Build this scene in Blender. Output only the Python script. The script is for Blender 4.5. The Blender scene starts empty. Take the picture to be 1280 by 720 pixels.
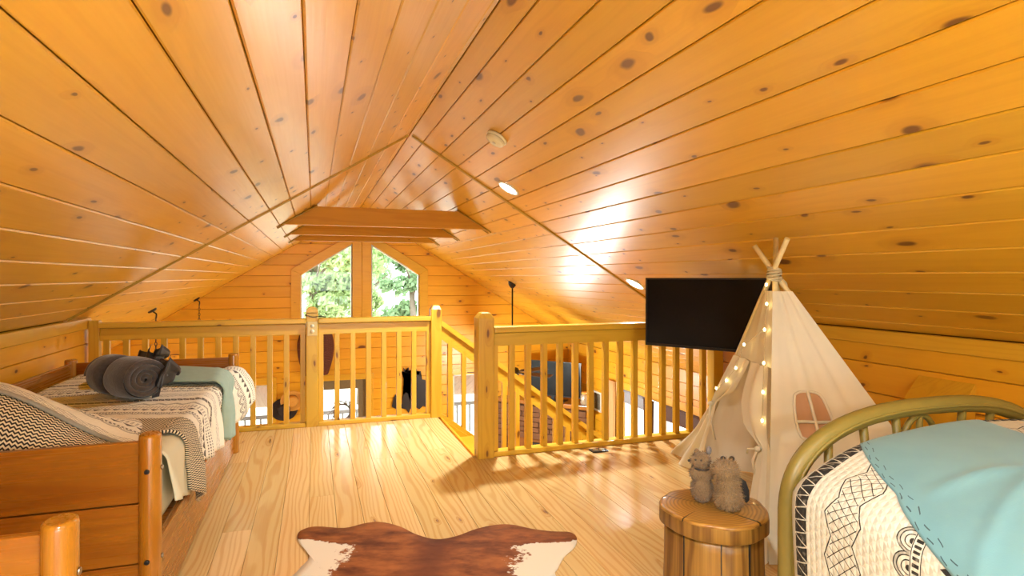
import bpy, bmesh, math, random
from mathutils import Vector, Matrix, Quaternion, noise
random.seed(7)
PI = math.pi
sc = bpy.context.scene
COL = sc.collection

# ------------------------------------------------------------------ camera, world, exposure
CAM_H = 1.29
cam_d = bpy.data.cameras.new('camera')
cam = bpy.data.objects.new('camera', cam_d); COL.objects.link(cam)
cam.location = (0, 0, CAM_H)
cam.rotation_euler = (math.radians(90), 0, math.radians(-18.5))
cam_d.sensor_fit = 'HORIZONTAL'; cam_d.sensor_width = 36.0
cam_d.lens = 740 / 1280 * 36.0
cam_d.shift_y = -14 / 1280
cam_d.clip_start = 0.05; cam_d.clip_end = 200
sc.camera = cam
sc.view_settings.view_transform = 'Standard'
sc.view_settings.look = 'None'
sc.view_settings.gamma = 1.0
sc.view_settings.use_curve_mapping = False
sc.view_settings.exposure = 0.3
sc.cycles.use_denoising = True
sc.cycles.max_bounces = 9
sc.cycles.diffuse_bounces = 3
sc.cycles.glossy_bounces = 3
sc.cycles.transparent_max_bounces = 12
sc.cycles.caustics_reflective = False
sc.cycles.caustics_refractive = False
SKY = 7.5
LAMP = 36.0
WARM = (0.94, 1.0, 0.99)
w = bpy.data.worlds.new('World'); sc.world = w; w.use_nodes = True
bg = w.node_tree.nodes['Background']
bg.inputs[0].default_value = (0.90, 0.98, 1.0, 1); bg.inputs[1].default_value = SKY

# room frame: X to the right, Y along the ridge away from the camera, Z up
XL, XR, XC = -1.68, 3.21, 0.765
XLG, XRG = -3.17, 4.70              # great room side walls (the loft's knee walls stand inside them)
ZR, SL = 2.49, 0.62                 # ridge height, roof slope
YB, YW, YT = -1.3, 10.6, 4.98       # back wall, far wall, batten across the ceiling
YR1, YR2 = 5.46, 4.10               # loft edge behind the far railing, stairwell edge
XS = 1.10                           # stair head
ZF = -2.5                           # lower floor
def roof(x): return ZR - SL * abs(x - XC)
ZE = roof(XL); ZEG = roof(XLG)
YK1, YK2 = 5.50, 4.16                # where the left and right knee walls end
TH = math.atan(SL)

# ------------------------------------------------------------------ node helpers
def sv(v):
    return v.s if isinstance(v, X) else v
class X:
    nt = None
    def __init__(s, sock): s.s = sock
    def __add__(a, b): return M('ADD', a, b)
    def __radd__(a, b): return M('ADD', b, a)
    def __sub__(a, b): return M('SUBTRACT', a, b)
    def __rsub__(a, b): return M('SUBTRACT', b, a)
    def __mul__(a, b): return M('MULTIPLY', a, b)
    def __rmul__(a, b): return M('MULTIPLY', b, a)
    def __truediv__(a, b): return M('DIVIDE', a, b)
    def __gt__(a, b): return M('GREATER_THAN', a, b)
    def __lt__(a, b): return M('LESS_THAN', a, b)
def link_in(inp, v):
    v = sv(v)
    if isinstance(v, bpy.types.NodeSocket): X.nt.links.new(v, inp)
    else: inp.default_value = v
def M(op, *a, clamp=False):
    n = X.nt.nodes.new('ShaderNodeMath'); n.operation = op; n.use_clamp = clamp
    for i, v in enumerate(a): link_in(n.inputs[i], v)
    return X(n.outputs[0])
def sin(a): return M('SINE', a)
def ab(a): return M('ABSOLUTE', a)
def fr(a): return M('FRACT', a)
def fl(a): return M('FLOOR', a)
def mn(a, b): return M('MINIMUM', a, b)
def mx(a, b): return M('MAXIMUM', a, b)
def sstep(v, a, b, o0=0.0, o1=1.0):
    n = X.nt.nodes.new('ShaderNodeMapRange'); n.interpolation_type = 'SMOOTHSTEP'
    link_in(n.inputs[0], v); link_in(n.inputs[1], a); link_in(n.inputs[2], b); link_in(n.inputs[3], o0); link_in(n.inputs[4], o1)
    return X(n.outputs[0])
def vec(x, y, z):
    n = X.nt.nodes.new('ShaderNodeCombineXYZ')
    for i, v in enumerate((x, y, z)): link_in(n.inputs[i], v)
    return X(n.outputs[0])
def sep(v):
    n = X.nt.nodes.new('ShaderNodeSeparateXYZ'); link_in(n.inputs[0], v)
    return [X(o) for o in n.outputs]
def coord(kind):
    n = X.nt.nodes.new('ShaderNodeTexCoord'); return X(n.outputs[kind])
def rnd():
    n = X.nt.nodes.new('ShaderNodeObjectInfo'); return X(n.outputs['Random'])
def nse(v, scale=1.0, detail=2.0, rough=0.5):
    n = X.nt.nodes.new('ShaderNodeTexNoise'); link_in(n.inputs['Vector'], v)
    n.inputs['Scale'].default_value = scale; n.inputs['Detail'].default_value = detail; n.inputs['Roughness'].default_value = rough
    return X(n.outputs['Fac'])
def voro(v, scale=1.0, dim='2D'):
    n = X.nt.nodes.new('ShaderNodeTexVoronoi'); n.voronoi_dimensions = dim
    link_in(n.inputs['Vector'], v); n.inputs['Scale'].default_value = scale
    return X(n.outputs['Distance']), X(n.outputs['Color'])
def cmix(f, a, b, blend='MIX'):
    n = X.nt.nodes.new('ShaderNodeMix'); n.data_type = 'RGBA'; n.blend_type = blend
    link_in(n.inputs[0], f)
    for i, v in ((6, a), (7, b)):
        link_in(n.inputs[i], (tuple(v) + (1,)) if isinstance(v, (tuple, list)) else v)
    return X(n.outputs[2])
def bump(h, strength=0.3, dist=0.01):
    n = X.nt.nodes.new('ShaderNodeBump'); link_in(n.inputs['Height'], h)
    n.inputs['Strength'].default_value = strength; n.inputs['Distance'].default_value = dist
    return X(n.outputs[0])
def newmat(name):
    m = bpy.data.materials.new(name); m.use_nodes = True; X.nt = m.node_tree
    return m, m.node_tree.nodes['Principled BSDF']
def lin(r, g, b):
    f = lambda c: (c / 255 / 12.92) if c / 255 <= 0.04045 else ((c / 255 + 0.055) / 1.055) ** 2.4
    return (f(r), f(g), f(b))
def setp(b, **k):
    for n, v in k.items():
        n = {'rough': 'Roughness', 'metal': 'Metallic', 'spec': 'Specular IOR Level', 'coat': 'Coat Weight', 'coat_r': 'Coat Roughness',
             'color': 'Base Color', 'normal': 'Normal', 'sheen': 'Sheen Weight', 'alpha': 'Alpha', 'emis': 'Emission Strength', 'ecol': 'Emission Color'}[n]
        if isinstance(v, (tuple, list)) and len(v) == 3: v = tuple(v) + (1,)
        link_in(b.inputs[n], v)
def plain(name, col, rough=0.6, metal=0.0, spec=0.5, var=0.12, scale=30, bmp=0.0, sheen=0.0):
    m, b = newmat(name)
    n = nse(coord('Object'), scale, 3)
    dark = tuple(c * (1 - var * 2) for c in col); lite = tuple(min(1, c * (1 + var)) for c in col)
    setp(b, color=cmix(n, dark, lite), rough=rough, metal=metal, spec=spec, sheen=sheen)
    if bmp: setp(b, normal=bump(n, bmp, 0.004))
    return m
def emit(name, col, s):
    m, b = newmat(name); setp(b, color=(0, 0, 0), ecol=col, emis=s); return m

def wood(name, c1, c2, cknot, axis=0, rough=0.35, coat=0.0, coat_r=0.1, ring=0.5, rfreq=22.0, warp=1.4, knots=0.5, ksx=2.0, ksy=4.2, ksize=0.1, var=0.25, streak=0.35, hue=None, spec=0.5):
    m, b = newmat(name)
    p = sep(coord('Object')); r = rnd()
    al, a, c = p[axis], p[(axis + 1) % 3], p[(axis + 2) % 3]
    al2 = al + r * 41.0; ac = a + c * 0.9 + r * 7.3
    wn2 = nse(vec(al2 * 3.0, ac * 14.0, r * 9.0), 1.0, 1)
    d, vc = voro(vec(al2 * ksx + wn2 * 0.12, ac * ksy + wn2 * 0.35, 0.0), 1.0)
    vs = sep(vc)
    have = vs[0] > (1.0 - knots)
    size = ksize * (0.2 + vs[1] * vs[1] * vs[1] * 0.8)
    kn = sstep(d, size * 0.45, size, 1.0, 0.0) * have
    halo = sstep(d, size * 0.9, size * 3.0, 1.0, 0.0) * have
    wn = nse(vec(al2 * 0.55, ac * 5.0, c * 5.0 + r * 9.0), 1.0, 1)
    ph = ac * rfreq + wn * (warp * 6.0) + wn2 * 1.0 + halo * 1.4
    rings = sstep(sin(ph * 6.2832), -0.2, 1.0)
    st = nse(vec(al2 * 2.2, a * 130.0, c * 130.0 + r * 30.0), 1.0, 1)
    f = M('MULTIPLY_ADD', rings, ring, st * streak, clamp=True)
    f = M('ADD', f, (wn - 0.5) * 0.7, clamp=True)
    base = cmix(f, c1, c2)
    r2 = fr(r * 57.31)
    val = 1.0 - var * 0.5 + r2 * var
    base = cmix(1.0, base, vec(val, val * (1.0 - 0.05 * r2) + 0.02, val), 'MULTIPLY')
    base = cmix(halo * 0.38, base, tuple(x * y for x, y in zip(c2, (0.8, 0.66, 0.55))))
    base = cmix(kn * 0.9, base, cknot)
    rg = rough + (st - 0.5) * 0.12 + kn * 0.08
    setp(b, color=base, rough=rg, coat=coat, coat_r=coat_r, spec=spec)
    setp(b, normal=bump(st * 0.4 + rings * 0.25 + wn2 * 0.8 - kn * 0.5, 0.18, 0.003))
    return m

MAT = {}
MAT['ceil'] = wood('varnished_pine_ceiling', lin(230, 174, 46), lin(210, 148, 24), lin(100, 52, 12), spec=0.7, rough=0.33, coat=0.45, coat_r=0.34, ring=0.18, rfreq=10, warp=0.9, knots=0.62, ksx=2.6, ksy=6.0, ksize=0.19, var=0.16)
MAT['wall'] = wood('pine_wall_boards', lin(236, 170, 38), lin(218, 144, 20), lin(100, 46, 10), rough=0.36, ring=0.15, rfreq=10, warp=0.8, knots=0.5, ksx=2.4, ksy=5.0, ksize=0.2, var=0.14)
MAT['floor'] = wood('pine_floor_boards', lin(230, 198, 138), lin(204, 152, 86), lin(128, 80, 40), rough=0.2, ring=0.42, rfreq=30, warp=1.5, knots=0.28, ksx=1.5, ksy=6.0, ksize=0.14, var=0.16, streak=0.3)
MAT['rail'] = wood('yellow_pine_railing', lin(222, 178, 56), lin(200, 150, 30), lin(108, 60, 18), rough=0.36, ring=0.25, rfreq=24, warp=0.9, knots=0.4, ksx=2.2, ksy=7.0, ksize=0.17, var=0.14)
MAT['railz'] = wood('yellow_pine_posts', lin(220, 174, 52), lin(198, 146, 28), lin(108, 60, 18), axis=2, rough=0.36, ring=0.3, rfreq=20, warp=0.9, knots=0.4, ksx=2.2, ksy=7.0, ksize=0.17, var=0.14)
MAT['trim'] = wood('pine_trim', lin(228, 172, 46), lin(208, 146, 28), lin(100, 52, 14), rough=0.34, ring=0.22, rfreq=18, knots=0.2, var=0.12)
MAT['batten'] = wood('darker_batten', lin(182, 146, 52), lin(156, 118, 34), lin(90, 50, 12), rough=0.4, ring=0.2, knots=0.05, var=0.1)
MAT['beam'] = wood('beam_pine', lin(206, 152, 40), lin(186, 126, 24), lin(84, 44, 12), rough=0.5, spec=0.3, ring=0.3, rfreq=11, warp=0.8, knots=0.15, ksize=0.09, var=0.12)
MAT['bed'] = wood('honey_stained_bed', lin(168, 104, 26), lin(140, 76, 16), lin(70, 34, 8), rough=0.28, coat=0.3, ring=0.3, rfreq=12, warp=1.0, knots=0.12, ksize=0.1, var=0.14)
MAT['bedz'] = wood('honey_stained_post', lin(184, 122, 32), lin(156, 90, 18), lin(70, 34, 8), axis=2, rough=0.28, coat=0.3, ring=0.35, rfreq=20, warp=0.8, knots=0.05, var=0.1)
MAT['porch'] = wood('porch_boards', lin(222, 182, 150), lin(196, 148, 116), lin(110, 70, 44), rough=0.6, ring=0.3, knots=0.3, var=0.2)
MAT['stump'] = wood('stump_bark_side', lin(158, 116, 50), lin(98, 62, 20), lin(46, 26, 10), axis=2, rough=0.42, ring=0.5, rfreq=22, warp=0.6, knots=0.1, ksize=0.1, var=0.0, streak=0.8)
MAT['back'] = plain('dark_groove_backing', lin(150, 92, 38), 0.8)
MAT['black'] = plain('black_plastic', (0.012, 0.012, 0.014), 0.35)
MAT['screen'] = plain('tv_screen', (0.006, 0.006, 0.008), 0.2, var=0.02, spec=0.25)
MAT['iron'] = plain('dark_iron', (0.03, 0.018, 0.012), 0.5, metal=0.3)
MAT['white'] = plain('white_paint', (0.8, 0.78, 0.72), 0.5, var=0.03)
MAT['cream'] = plain('cream_plastic', lin(238, 230, 200), 0.4, var=0.03)
MAT['plate'] = plain('almond_plate', lin(222, 196, 128), 0.4, var=0.03)
MAT['steel'] = plain('bolt_steel', (0.42, 0.38, 0.32), 0.35, metal=1.0)
MAT['gold'] = plain('olive_gold_metal', lin(130, 114, 52), 0.42, metal=0.0, var=0.1, scale=14)
MAT['taupe'] = plain('taupe_door', lin(128, 108, 74), 0.5)
MAT['greyshade'] = plain('grey_shade', lin(158, 160, 170), 0.7)
MAT['brownshade'] = plain('brown_shade', lin(96, 66, 58), 0.7)
MAT['curtain'] = plain('beige_curtain', lin(222, 178, 124), 0.85, var=0.08, scale=60)
MAT['deckgrey'] = plain('grey_deck_rail', lin(150, 146, 142), 0.7)
MAT['gravel'] = plain('pale_ground', lin(206, 200, 186), 0.95, scale=4)
MAT['bark'] = plain('tree_bark', lin(120, 106, 92), 0.9, scale=18, bmp=0.4)
MAT['wick'] = plain('dark_wicker', lin(112, 54, 30), 0.6, var=0.25, scale=90)
MAT['straw'] = plain('straw_hat', lin(226, 160, 66), 0.7, scale=120)
MAT['darkfelt'] = plain('dark_felt_hat', lin(44, 30, 26), 0.8)
MAT['elk'] = plain('rusted_black_metal', lin(34, 22, 16), 0.55, scale=60)
MAT['rope'] = plain('pale_rope', lin(206, 190, 150), 0.85, scale=80)
MAT['polewood'] = plain('pale_pole', lin(232, 208, 150), 0.6, scale=40)
MAT['throw'] = plain('charcoal_fleece', lin(80, 70, 66), 0.95, var=0.22, scale=70, bmp=0.5, sheen=0.4)
MAT['ribbon'] = plain('black_satin', (0.02, 0.018, 0.02), 0.4, var=0.2)
MAT['sheet'] = plain('sage_white_sheet', lin(222, 216, 186), 0.9, var=0.04, scale=8)
MAT['sage'] = plain('sage_throw', lin(158, 182, 168), 0.9, var=0.07, scale=26, bmp=0.15)
MAT['mattress'] = plain('mattress_cover', lin(226, 220, 198), 0.9, var=0.04)
MAT['binding'] = plain('grey_binding', lin(158, 152, 138), 0.9)
MAT['fur1'] = plain('grey_brown_plush', lin(128, 102, 70), 0.95, var=0.28, scale=160, bmp=0.7, sheen=0.3)
MAT['fur2'] = plain('tan_shaggy_plush', lin(160, 130, 90), 0.95, var=0.28, scale=120, bmp=0.7, sheen=0.3)
MAT['furb'] = plain('black_plush', (0.02, 0.018, 0.018), 0.95, scale=120)
MAT['ear'] = plain('grey_plush_ear', lin(116, 112, 110), 0.95, scale=100)
MAT['stone'] = plain('fireplace_stone', lin(128, 84, 52), 0.85, var=0.25, scale=6, bmp=0.5)
MAT['glassjar'] = plain('silver_jar', lin(190, 180, 160), 0.25, metal=0.5)
MAT['lampglow'] = emit('recessed_lens', (1.0, 0.94, 0.82), 14)
MAT['bulb'] = emit('fairy_bulb', (1.0, 0.74, 0.30), 16)
def mk_glass():
    m = bpy.data.materials.new('window_glass'); m.use_nodes = True; X.nt = nt = m.node_tree; nt.nodes.clear()
    o = nt.nodes.new('ShaderNodeOutputMaterial'); t = nt.nodes.new('ShaderNodeBsdfTransparent'); g = nt.nodes.new('ShaderNodeBsdfGlossy'); mi = nt.nodes.new('ShaderNodeMixShader')
    g.inputs['Roughness'].default_value = 0.02; t.inputs[0].default_value = (0.97, 0.99, 0.98, 1); mi.inputs[0].default_value = 0.015
    nt.links.new(t.outputs[0], mi.inputs[1]); nt.links.new(g.outputs[0], mi.inputs[2]); nt.links.new(mi.outputs[0], o.inputs[0]); return m
MAT['glass'] = mk_glass()
def mk_cloth(name, col, tr=0.35, fold=0.3):
    m, b = newmat(name); nt = m.node_tree
    n = nse(coord('Object'), 9, 3); wv = nse(coord('Object'), 260, 1)
    c = cmix(n, tuple(x * 0.93 for x in col), col)
    setp(b, color=c, rough=0.95, normal=bump(n * 1.0 + wv * 0.1, fold, 0.02))
    t = nt.nodes.new('ShaderNodeBsdfTranslucent'); nt.links.new(c.s, t.inputs[0])
    mi = nt.nodes.new('ShaderNodeMixShader'); mi.inputs[0].default_value = tr
    nt.links.new(b.outputs[0], mi.inputs[1]); nt.links.new(t.outputs[0], mi.inputs[2])
    nt.links.new(mi.outputs[0], nt.nodes['Material Output'].inputs[0]); return m
MAT['canvas'] = mk_cloth('cream_canvas', lin(250, 242, 218), 0.3, 0.15)
MAT['mesh'] = mk_cloth('tan_window_mesh', lin(222, 178, 140), 0.4)
def mk_leaf(name, c1, c2):
    m, b = newmat(name); nt = m.node_tree
    n = nse(coord('Object'), 1.6, 3); c = cmix(n, c1, c2); setp(b, color=c, rough=0.7)
    t = nt.nodes.new('ShaderNodeBsdfTranslucent'); nt.links.new(c.s, t.inputs[0])
    mi = nt.nodes.new('ShaderNodeMixShader'); mi.inputs[0].default_value = 0.4
    nt.links.new(b.outputs[0], mi.inputs[1]); nt.links.new(t.outputs[0], mi.inputs[2])
    nt.links.new(mi.outputs[0], nt.nodes['Material Output'].inputs[0]); return m
MAT['leaf1'] = mk_leaf('pale_green_leaves', lin(132, 158, 100), lin(190, 204, 148))
MAT['leaf2'] = mk_leaf('green_leaves', lin(108, 142, 100), lin(168, 192, 148))

# quilt print: u across the bed, v along it, both in metres (UV map)
def tri(t): return ab(fr(t) - 0.5) * 2.0            # triangle wave 0..1
def band_mask(v, a, b): return (v > a) * (v < b)
def mk_quilt(name, white, ink, sc_=1.0, big=True):
    m, b = newmat(name)
    uv = sep(coord('UV')); u, v0 = uv[0] / sc_, uv[1] / sc_
    L = 0.76
    v = fr(v0 / L) * L
    out = None
    def addb(a, z, expr):
        nonlocal out
        e = band_mask(v, a, z) * expr
        out = e if out is None else mx(out, e)
    # dark band crossed by white zigzag lines
    a, z = 0.045, 0.1
    t = (v - a) / (z - a); k = tri(u / 0.042)
    addb(a, z, 1.0 - mx(ab(t - k) < 0.09, mx(t < 0.03, t > 0.97)))
    # lattice of diamonds with a stepped outline
    a, z = 0.16, 0.285
    t = (v - a) / (z - a); c = ab(t - 0.5)
    edge = 0.28 + 0.2 * tri(u / 0.13)
    l1 = ab(fr(u / 0.0325 + t * 3.5) - 0.5) < 0.05
    l2 = ab(fr(u / 0.0325 - t * 3.5) - 0.5) < 0.05
    addb(a, z, mx(mx(l1, l2) * (c < edge - 0.05), ab(c - edge) < 0.016))
    # half circles
    a, z = 0.335, 0.42
    cu = (fr(u / 0.078) - 0.5) * 0.078; cv = v - z
    r = M('SQRT', cu * cu + cv * cv)
    addb(a, z, mx(r < 0.009, mx(ab(r - 0.020) < 0.0016, mx(ab(r - 0.032) < 0.0016, mx(ab(r - 0.041) < 0.0016, (r > 0.032) * (r < 0.041) * 0.4)))))
    # dashes
    addb(0.427, 0.445, (fr(u / 0.018) < 0.55))
    addb(0.421, 0.4235, 1.0); addb(0.448, 0.4505, 1.0)
    # row of triangles
    a, z = 0.495, 0.54
    t = (v - a) / (z - a); addb(a, z, (t > tri(u / 0.06)))
    # dotted rows
    for a in (0.575, 0.60, 0.625):
        cu = (fr(u / 0.022) - 0.5) * 0.022; cv = v - a
        addb(a - 0.01, a + 0.01, (cu * cu + cv * cv) < 0.00004)
    # zigzag lines
    a, z = 0.66, 0.74
    t = (v - a) / (z - a); kk = tri(u / 0.11) * 0.5
    addb(a, z, mx(ab(t - kk - 0.1) < 0.03, mx(ab(t - kk - 0.24) < 0.05, ab(t - kk - 0.4) < 0.03)))
    n = nse(coord('Object'), 60, 2)
    wn = nse(coord('Object'), 5, 2)
    wcol = cmix(wn, tuple(x * 0.94 for x in white), white)
    fade = sstep(n, 0.2, 0.5, 0.75, 1.0)
    col = cmix(out * fade, wcol, ink)
    h1 = tri(uv[0] / 0.03 + fl(uv[1] / 0.02) * 0.5); h2 = tri(uv[1] / 0.02)
    setp(b, color=col, rough=0.92, normal=bump(mn(h1, h2), 0.5, 0.006)); return m
MAT['quilt_r'] = mk_quilt('white_printed_quilt', lin(202, 197, 180), lin(36, 34, 30), 1.0)
MAT['quilt_l'] = mk_quilt('cream_printed_quilt', lin(250, 243, 224), lin(92, 84, 74), 0.8)
def mk_chevron(name, p=0.014):
    m, b = newmat(name)
    uv = sep(coord('UV'))
    f = fr(uv[1] / p + tri(uv[0] / (p * 1.3)) * 0.55)
    col = cmix(f > 0.5, lin(230, 214, 180), lin(44, 40, 36))
    setp(b, color=col, rough=0.92, normal=bump(tri(uv[1] / 0.03), 0.3, 0.005)); return m
MAT['chev'] = mk_chevron('chevron_reverse')
def mk_teal():
    m, b = newmat('teal_throw')
    uv = sep(coord('UV'))
    n = nse(coord('Object'), 5, 3); f = nse(coord('Object'), 300, 2)
    st = (ab(uv[0] - 0.02 - 0.006 * sin(uv[1] * 70.0)) < 0.0025) * (fr(uv[1] / 0.045) < 0.45)
    st = mx(st, (ab(uv[0] - 0.05 - 0.006 * sin(uv[1] * 70.0)) < 0.0025) * (fr(uv[1] / 0.045 + 0.5) < 0.45))
    c = cmix(n, lin(86, 130, 138), lin(110, 152, 158))
    setp(b, color=cmix(st, c, lin(40, 66, 74)), rough=0.9, sheen=0.2, normal=bump(f, 0.1, 0.003)); return m
MAT['teal'] = mk_teal()
def mk_cow():
    m, b = newmat('cowhide')
    p = sep(coord('Object')); x, y = p[0], p[1]
    n = nse(vec(x, y, 0.0), 7.0, 4, 0.65); n2 = nse(vec(x * 1.0, y * 1.0, 3.0), 38.0, 4, 0.7)
    nn = (n - 0.5) * 0.34 + (n2 - 0.5) * 0.2
    side = ab(x)
    # white flanks left and right, brown back and forelegs
    yy = sstep(y, 0.86, 1.02)
    lim = 0.36 + yy * 0.5 + sstep(y, -0.9, -0.4) * 0.02
    wm = sstep(side + nn, lim, lim + 0.03)
    big = sstep(nse(vec(x * 3.0, y * 6.0, 8.0), 1.6, 4, 0.65), 0.25, 0.75)
    hair = nse(vec(x * 50.0, y * 260.0, 0.0), 1.0, 3)
    brown = cmix(big, lin(92, 42, 12), lin(176, 104, 50))
    spine = sstep(side + (n - 0.5) * 0.12, 0.0, 0.16, 1.0, 0.0)
    brown = cmix(spine * 0.75, brown, lin(96, 44, 18))
    col = cmix(wm, brown, lin(238, 226, 206))
    setp(b, color=col, rough=0.75, spec=0.25, normal=bump(hair, 0.25, 0.003)); return m
MAT['cow'] = mk_cow()
def mk_endgrain():
    m, b = newmat('stump_end_grain')
    p = sep(coord('Object')); x, y = p[0] + 0.02, p[1] - 0.015
    r = M('SQRT', x * x + y * y); th = M('ARCTAN2', y, x)
    n = nse(coord('Object'), 6, 3); n2 = nse(coord('Object'), 50, 3)
    rr = r * (1.0 + (n - 0.5) * 0.25)
    ring = sstep(sin(rr * 420.0 + n2 * 1.5), -0.6, 1.0)
    col = cmix(ring * 0.5 + (n - 0.5) * 0.8 + 0.1, lin(176, 128, 56), lin(112, 70, 24))
    crk = None
    for a0, wdt, r0 in ((0.55, 0.0035, 0.03), (2.2, 0.003, 0.02), (-1.2, 0.004, 0.06), (3.6, 0.0025, 0.09), (-0.35, 0.0022, 0.12)):
        q = ab(x * math.sin(a0) - y * math.cos(a0) + (n - 0.5) * 0.03)
        f = (x * math.cos(a0) + y * math.sin(a0))
        e = (q < (wdt * sstep(f, r0, 0.2, 0.3, 1.2))) * (f > r0)
        crk = e if crk is None else mx(crk, e)
    col = cmix(crk, col, lin(30, 18, 8))
    setp(b, color=col, rough=0.34, coat=0.2, normal=bump(ring * 0.3 - crk, 0.3, 0.003)); return m
MAT['endgrain'] = mk_endgrain()

# ------------------------------------------------------------------ mesh helpers
def link(name, me, mat=None, parent=None):
    o = bpy.data.objects.new(name, me); COL.objects.link(o)
    if mat is not None and not me.materials: me.materials.append(mat if not isinstance(mat, str) else MAT[mat])
    if parent is not None: o.parent = parent
    return o
def tag(o, label, cat=None, group=None, kind=None):
    o['label'] = label
    if cat: o['category'] = cat
    if group: o['group'] = group
    if kind: o['kind'] = kind
    return o
def empty(name, loc=(0, 0, 0), rz=0.0):
    o = bpy.data.objects.new(name, None); COL.objects.link(o); o.location = loc; o.rotation_euler = (0, 0, rz); o.empty_display_size = 0.05
    return o
class MB:
    def __init__(s): s.v = []; s.f = []; s.uv = []; s.sm = []
    def add(s, vs, fs, smooth=False, uv=None):
        n = len(s.v); s.v += [tuple(p) for p in vs]; s.f += [tuple(i + n for i in f) for f in fs]; s.sm += [smooth] * len(fs)
        s.uv += list(uv) if uv else [(0, 0)] * len(vs)
        return s
    def box(s, lo, hi, ch=0.0):
        x0, y0, z0 = lo; x1, y1, z1 = hi
        if ch <= 0:
            vs = [(x, y, z) for z in (z0, z1) for y in (y0, y1) for x in (x0, x1)]
            return s.add(vs, [(0, 2, 3, 1), (4, 5, 7, 6), (0, 1, 5, 4), (2, 6, 7, 3), (0, 4, 6, 2), (1, 3, 7, 5)])
        b = bmesh.new(); bmesh.ops.create_cube(b, size=1.0)
        for v in b.verts: v.co = Vector(((x0 + x1) / 2 + v.co.x * (x1 - x0), (y0 + y1) / 2 + v.co.y * (y1 - y0), (z0 + z1) / 2 + v.co.z * (z1 - z0)))
        bmesh.ops.bevel(b, geom=b.edges[:], offset=ch, segments=2, affect='EDGES', profile=0.6)
        b.verts.index_update()
        s.add([v.co[:] for v in b.verts], [[v.index for v in f.verts] for f in b.faces]); b.free(); return s
    def prism(s, pts, axis, a, b):
        # extrude a 2D polygon along an axis from a to b
        def P(p, t): return (t, p[0], p[1]) if axis == 0 else ((p[0], t, p[1]) if axis == 1 else (p[0], p[1], t))
        n = len(pts); vs = [P(p, a) for p in pts] + [P(p, b) for p in pts]
        return s.add(vs, [tuple(range(n))[::-1], tuple(range(n, 2 * n))] + [(i, (i + 1) % n, n + (i + 1) % n, n + i) for i in range(n)])
    def tube(s, pts, r, seg=10, cap=True, closed=False):
        pts = [Vector(p) for p in pts]; n = len(pts); vs = []; fs = []
        rad = r if isinstance(r, (list, tuple)) else [r] * n
        prev = None
        for i, p in enumerate(pts):
            t = ((pts[(i + 1) % n] - pts[i - 1]) if closed else (pts[min(i + 1, n - 1)] - pts[max(i - 1, 0)])).normalized()
            if prev is None:
                a = Vector((0, 0, 1)) if abs(t.z) < 0.9 else Vector((1, 0, 0)); u = t.cross(a).normalized()
            else:
                u = (prev - t * prev.dot(t)); u = u.normalized() if u.length > 1e-6 else t.orthogonal().normalized()
            prev = u; q = t.cross(u)
            for k in range(seg):
                an = 2 * PI * k / seg; vs.append(p + (u * math.cos(an) + q * math.sin(an)) * rad[i])
        for i in range(n if closed else n - 1):
            j = (i + 1) % n
            for k in range(seg):
                fs.append((i * seg + k, i * seg + (k + 1) % seg, j * seg + (k + 1) % seg, j * seg + k))
        s.add(vs, fs, True)
        if cap and not closed:
            b = len(s.v) - len(vs)
            s.f.append(tuple(b + k for k in range(seg))[::-1]); s.f.append(tuple(b + (n - 1) * seg + k for k in range(seg))); s.sm += [False, False]
        return s
    def lathe(s, prof, c=(0, 0, 0), seg=28, fn=None, cap=True):
        vs = []; fs = []
        for (r, z) in prof:
            for k in range(seg):
                an = 2 * PI * k / seg; rr = r * (fn(an, z) if fn else 1)
                vs.append((c[0] + rr * math.cos(an), c[1] + rr * math.sin(an), c[2] + z))
        n = len(prof)
        for i in range(n - 1):
            for k in range(seg): fs.append((i * seg + k, i * seg + (k + 1) % seg, (i + 1) * seg + (k + 1) % seg, (i + 1) * seg + k))
        s.add(vs, fs, True)
        if cap:
            b = len(s.v) - len(vs); s.f.append(tuple(b + k for k in range(seg))[::-1]); s.f.append(tuple(b + (n - 1) * seg + k for k in range(seg))); s.sm += [False, False]
        return s
    def grid(s, nu, nv, f, uvf=None, smooth=True):
        vs = []; uv = []; fs = []
        for j in range(nv + 1):
            for i in range(nu + 1):
                a, b = i / nu, j / nv; vs.append(f(a, b)); uv.append(uvf(a, b) if uvf else (a, b))
        for j in range(nv):
            for i in range(nu):
                k = j * (nu + 1) + i; fs.append((k, k + 1, k + nu + 2, k + nu + 1))
        return s.add(vs, fs, smooth, uv)
    def ell(s, c, r, rot=None, seg=14, ring=9):
        vs = []; fs = []
        for j in range(ring + 1):
            ph = PI * j / ring
            for k in range(seg):
                an = 2 * PI * k / seg; p = Vector((math.sin(ph) * math.cos(an) * r[0], math.sin(ph) * math.sin(an) * r[1], math.cos(ph) * r[2]))
                if rot: p = rot @ p
                vs.append(p + Vector(c))
        for j in range(ring):
            for k in range(seg): fs.append((j * seg + k, (j + 1) * seg + k, (j + 1) * seg + (k + 1) % seg, j * seg + (k + 1) % seg))
        return s.add(vs, fs, True)
    def mesh(s, name):
        me = bpy.data.meshes.new(name); me.from_pydata(s.v, [], s.f)
        me.polygons.foreach_set('use_smooth', s.sm)
        if any(u != (0, 0) for u in s.uv):
            l = me.uv_layers.new(name='UVMap'); vi = [0] * len(me.loops); me.loops.foreach_get('vertex_index', vi)
            flat = []
            for i in vi: flat += s.uv[i]
            l.data.foreach_set('uv', flat)
        me.validate(); me.update(); return me
    def build(s, name, mat, parent=None): return link(name, s.mesh(name), mat, parent)
def solid(o, t, off=0.0):
    md = o.modifiers.new('thickness', 'SOLIDIFY'); md.thickness = t; md.offset = off; return o

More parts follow.
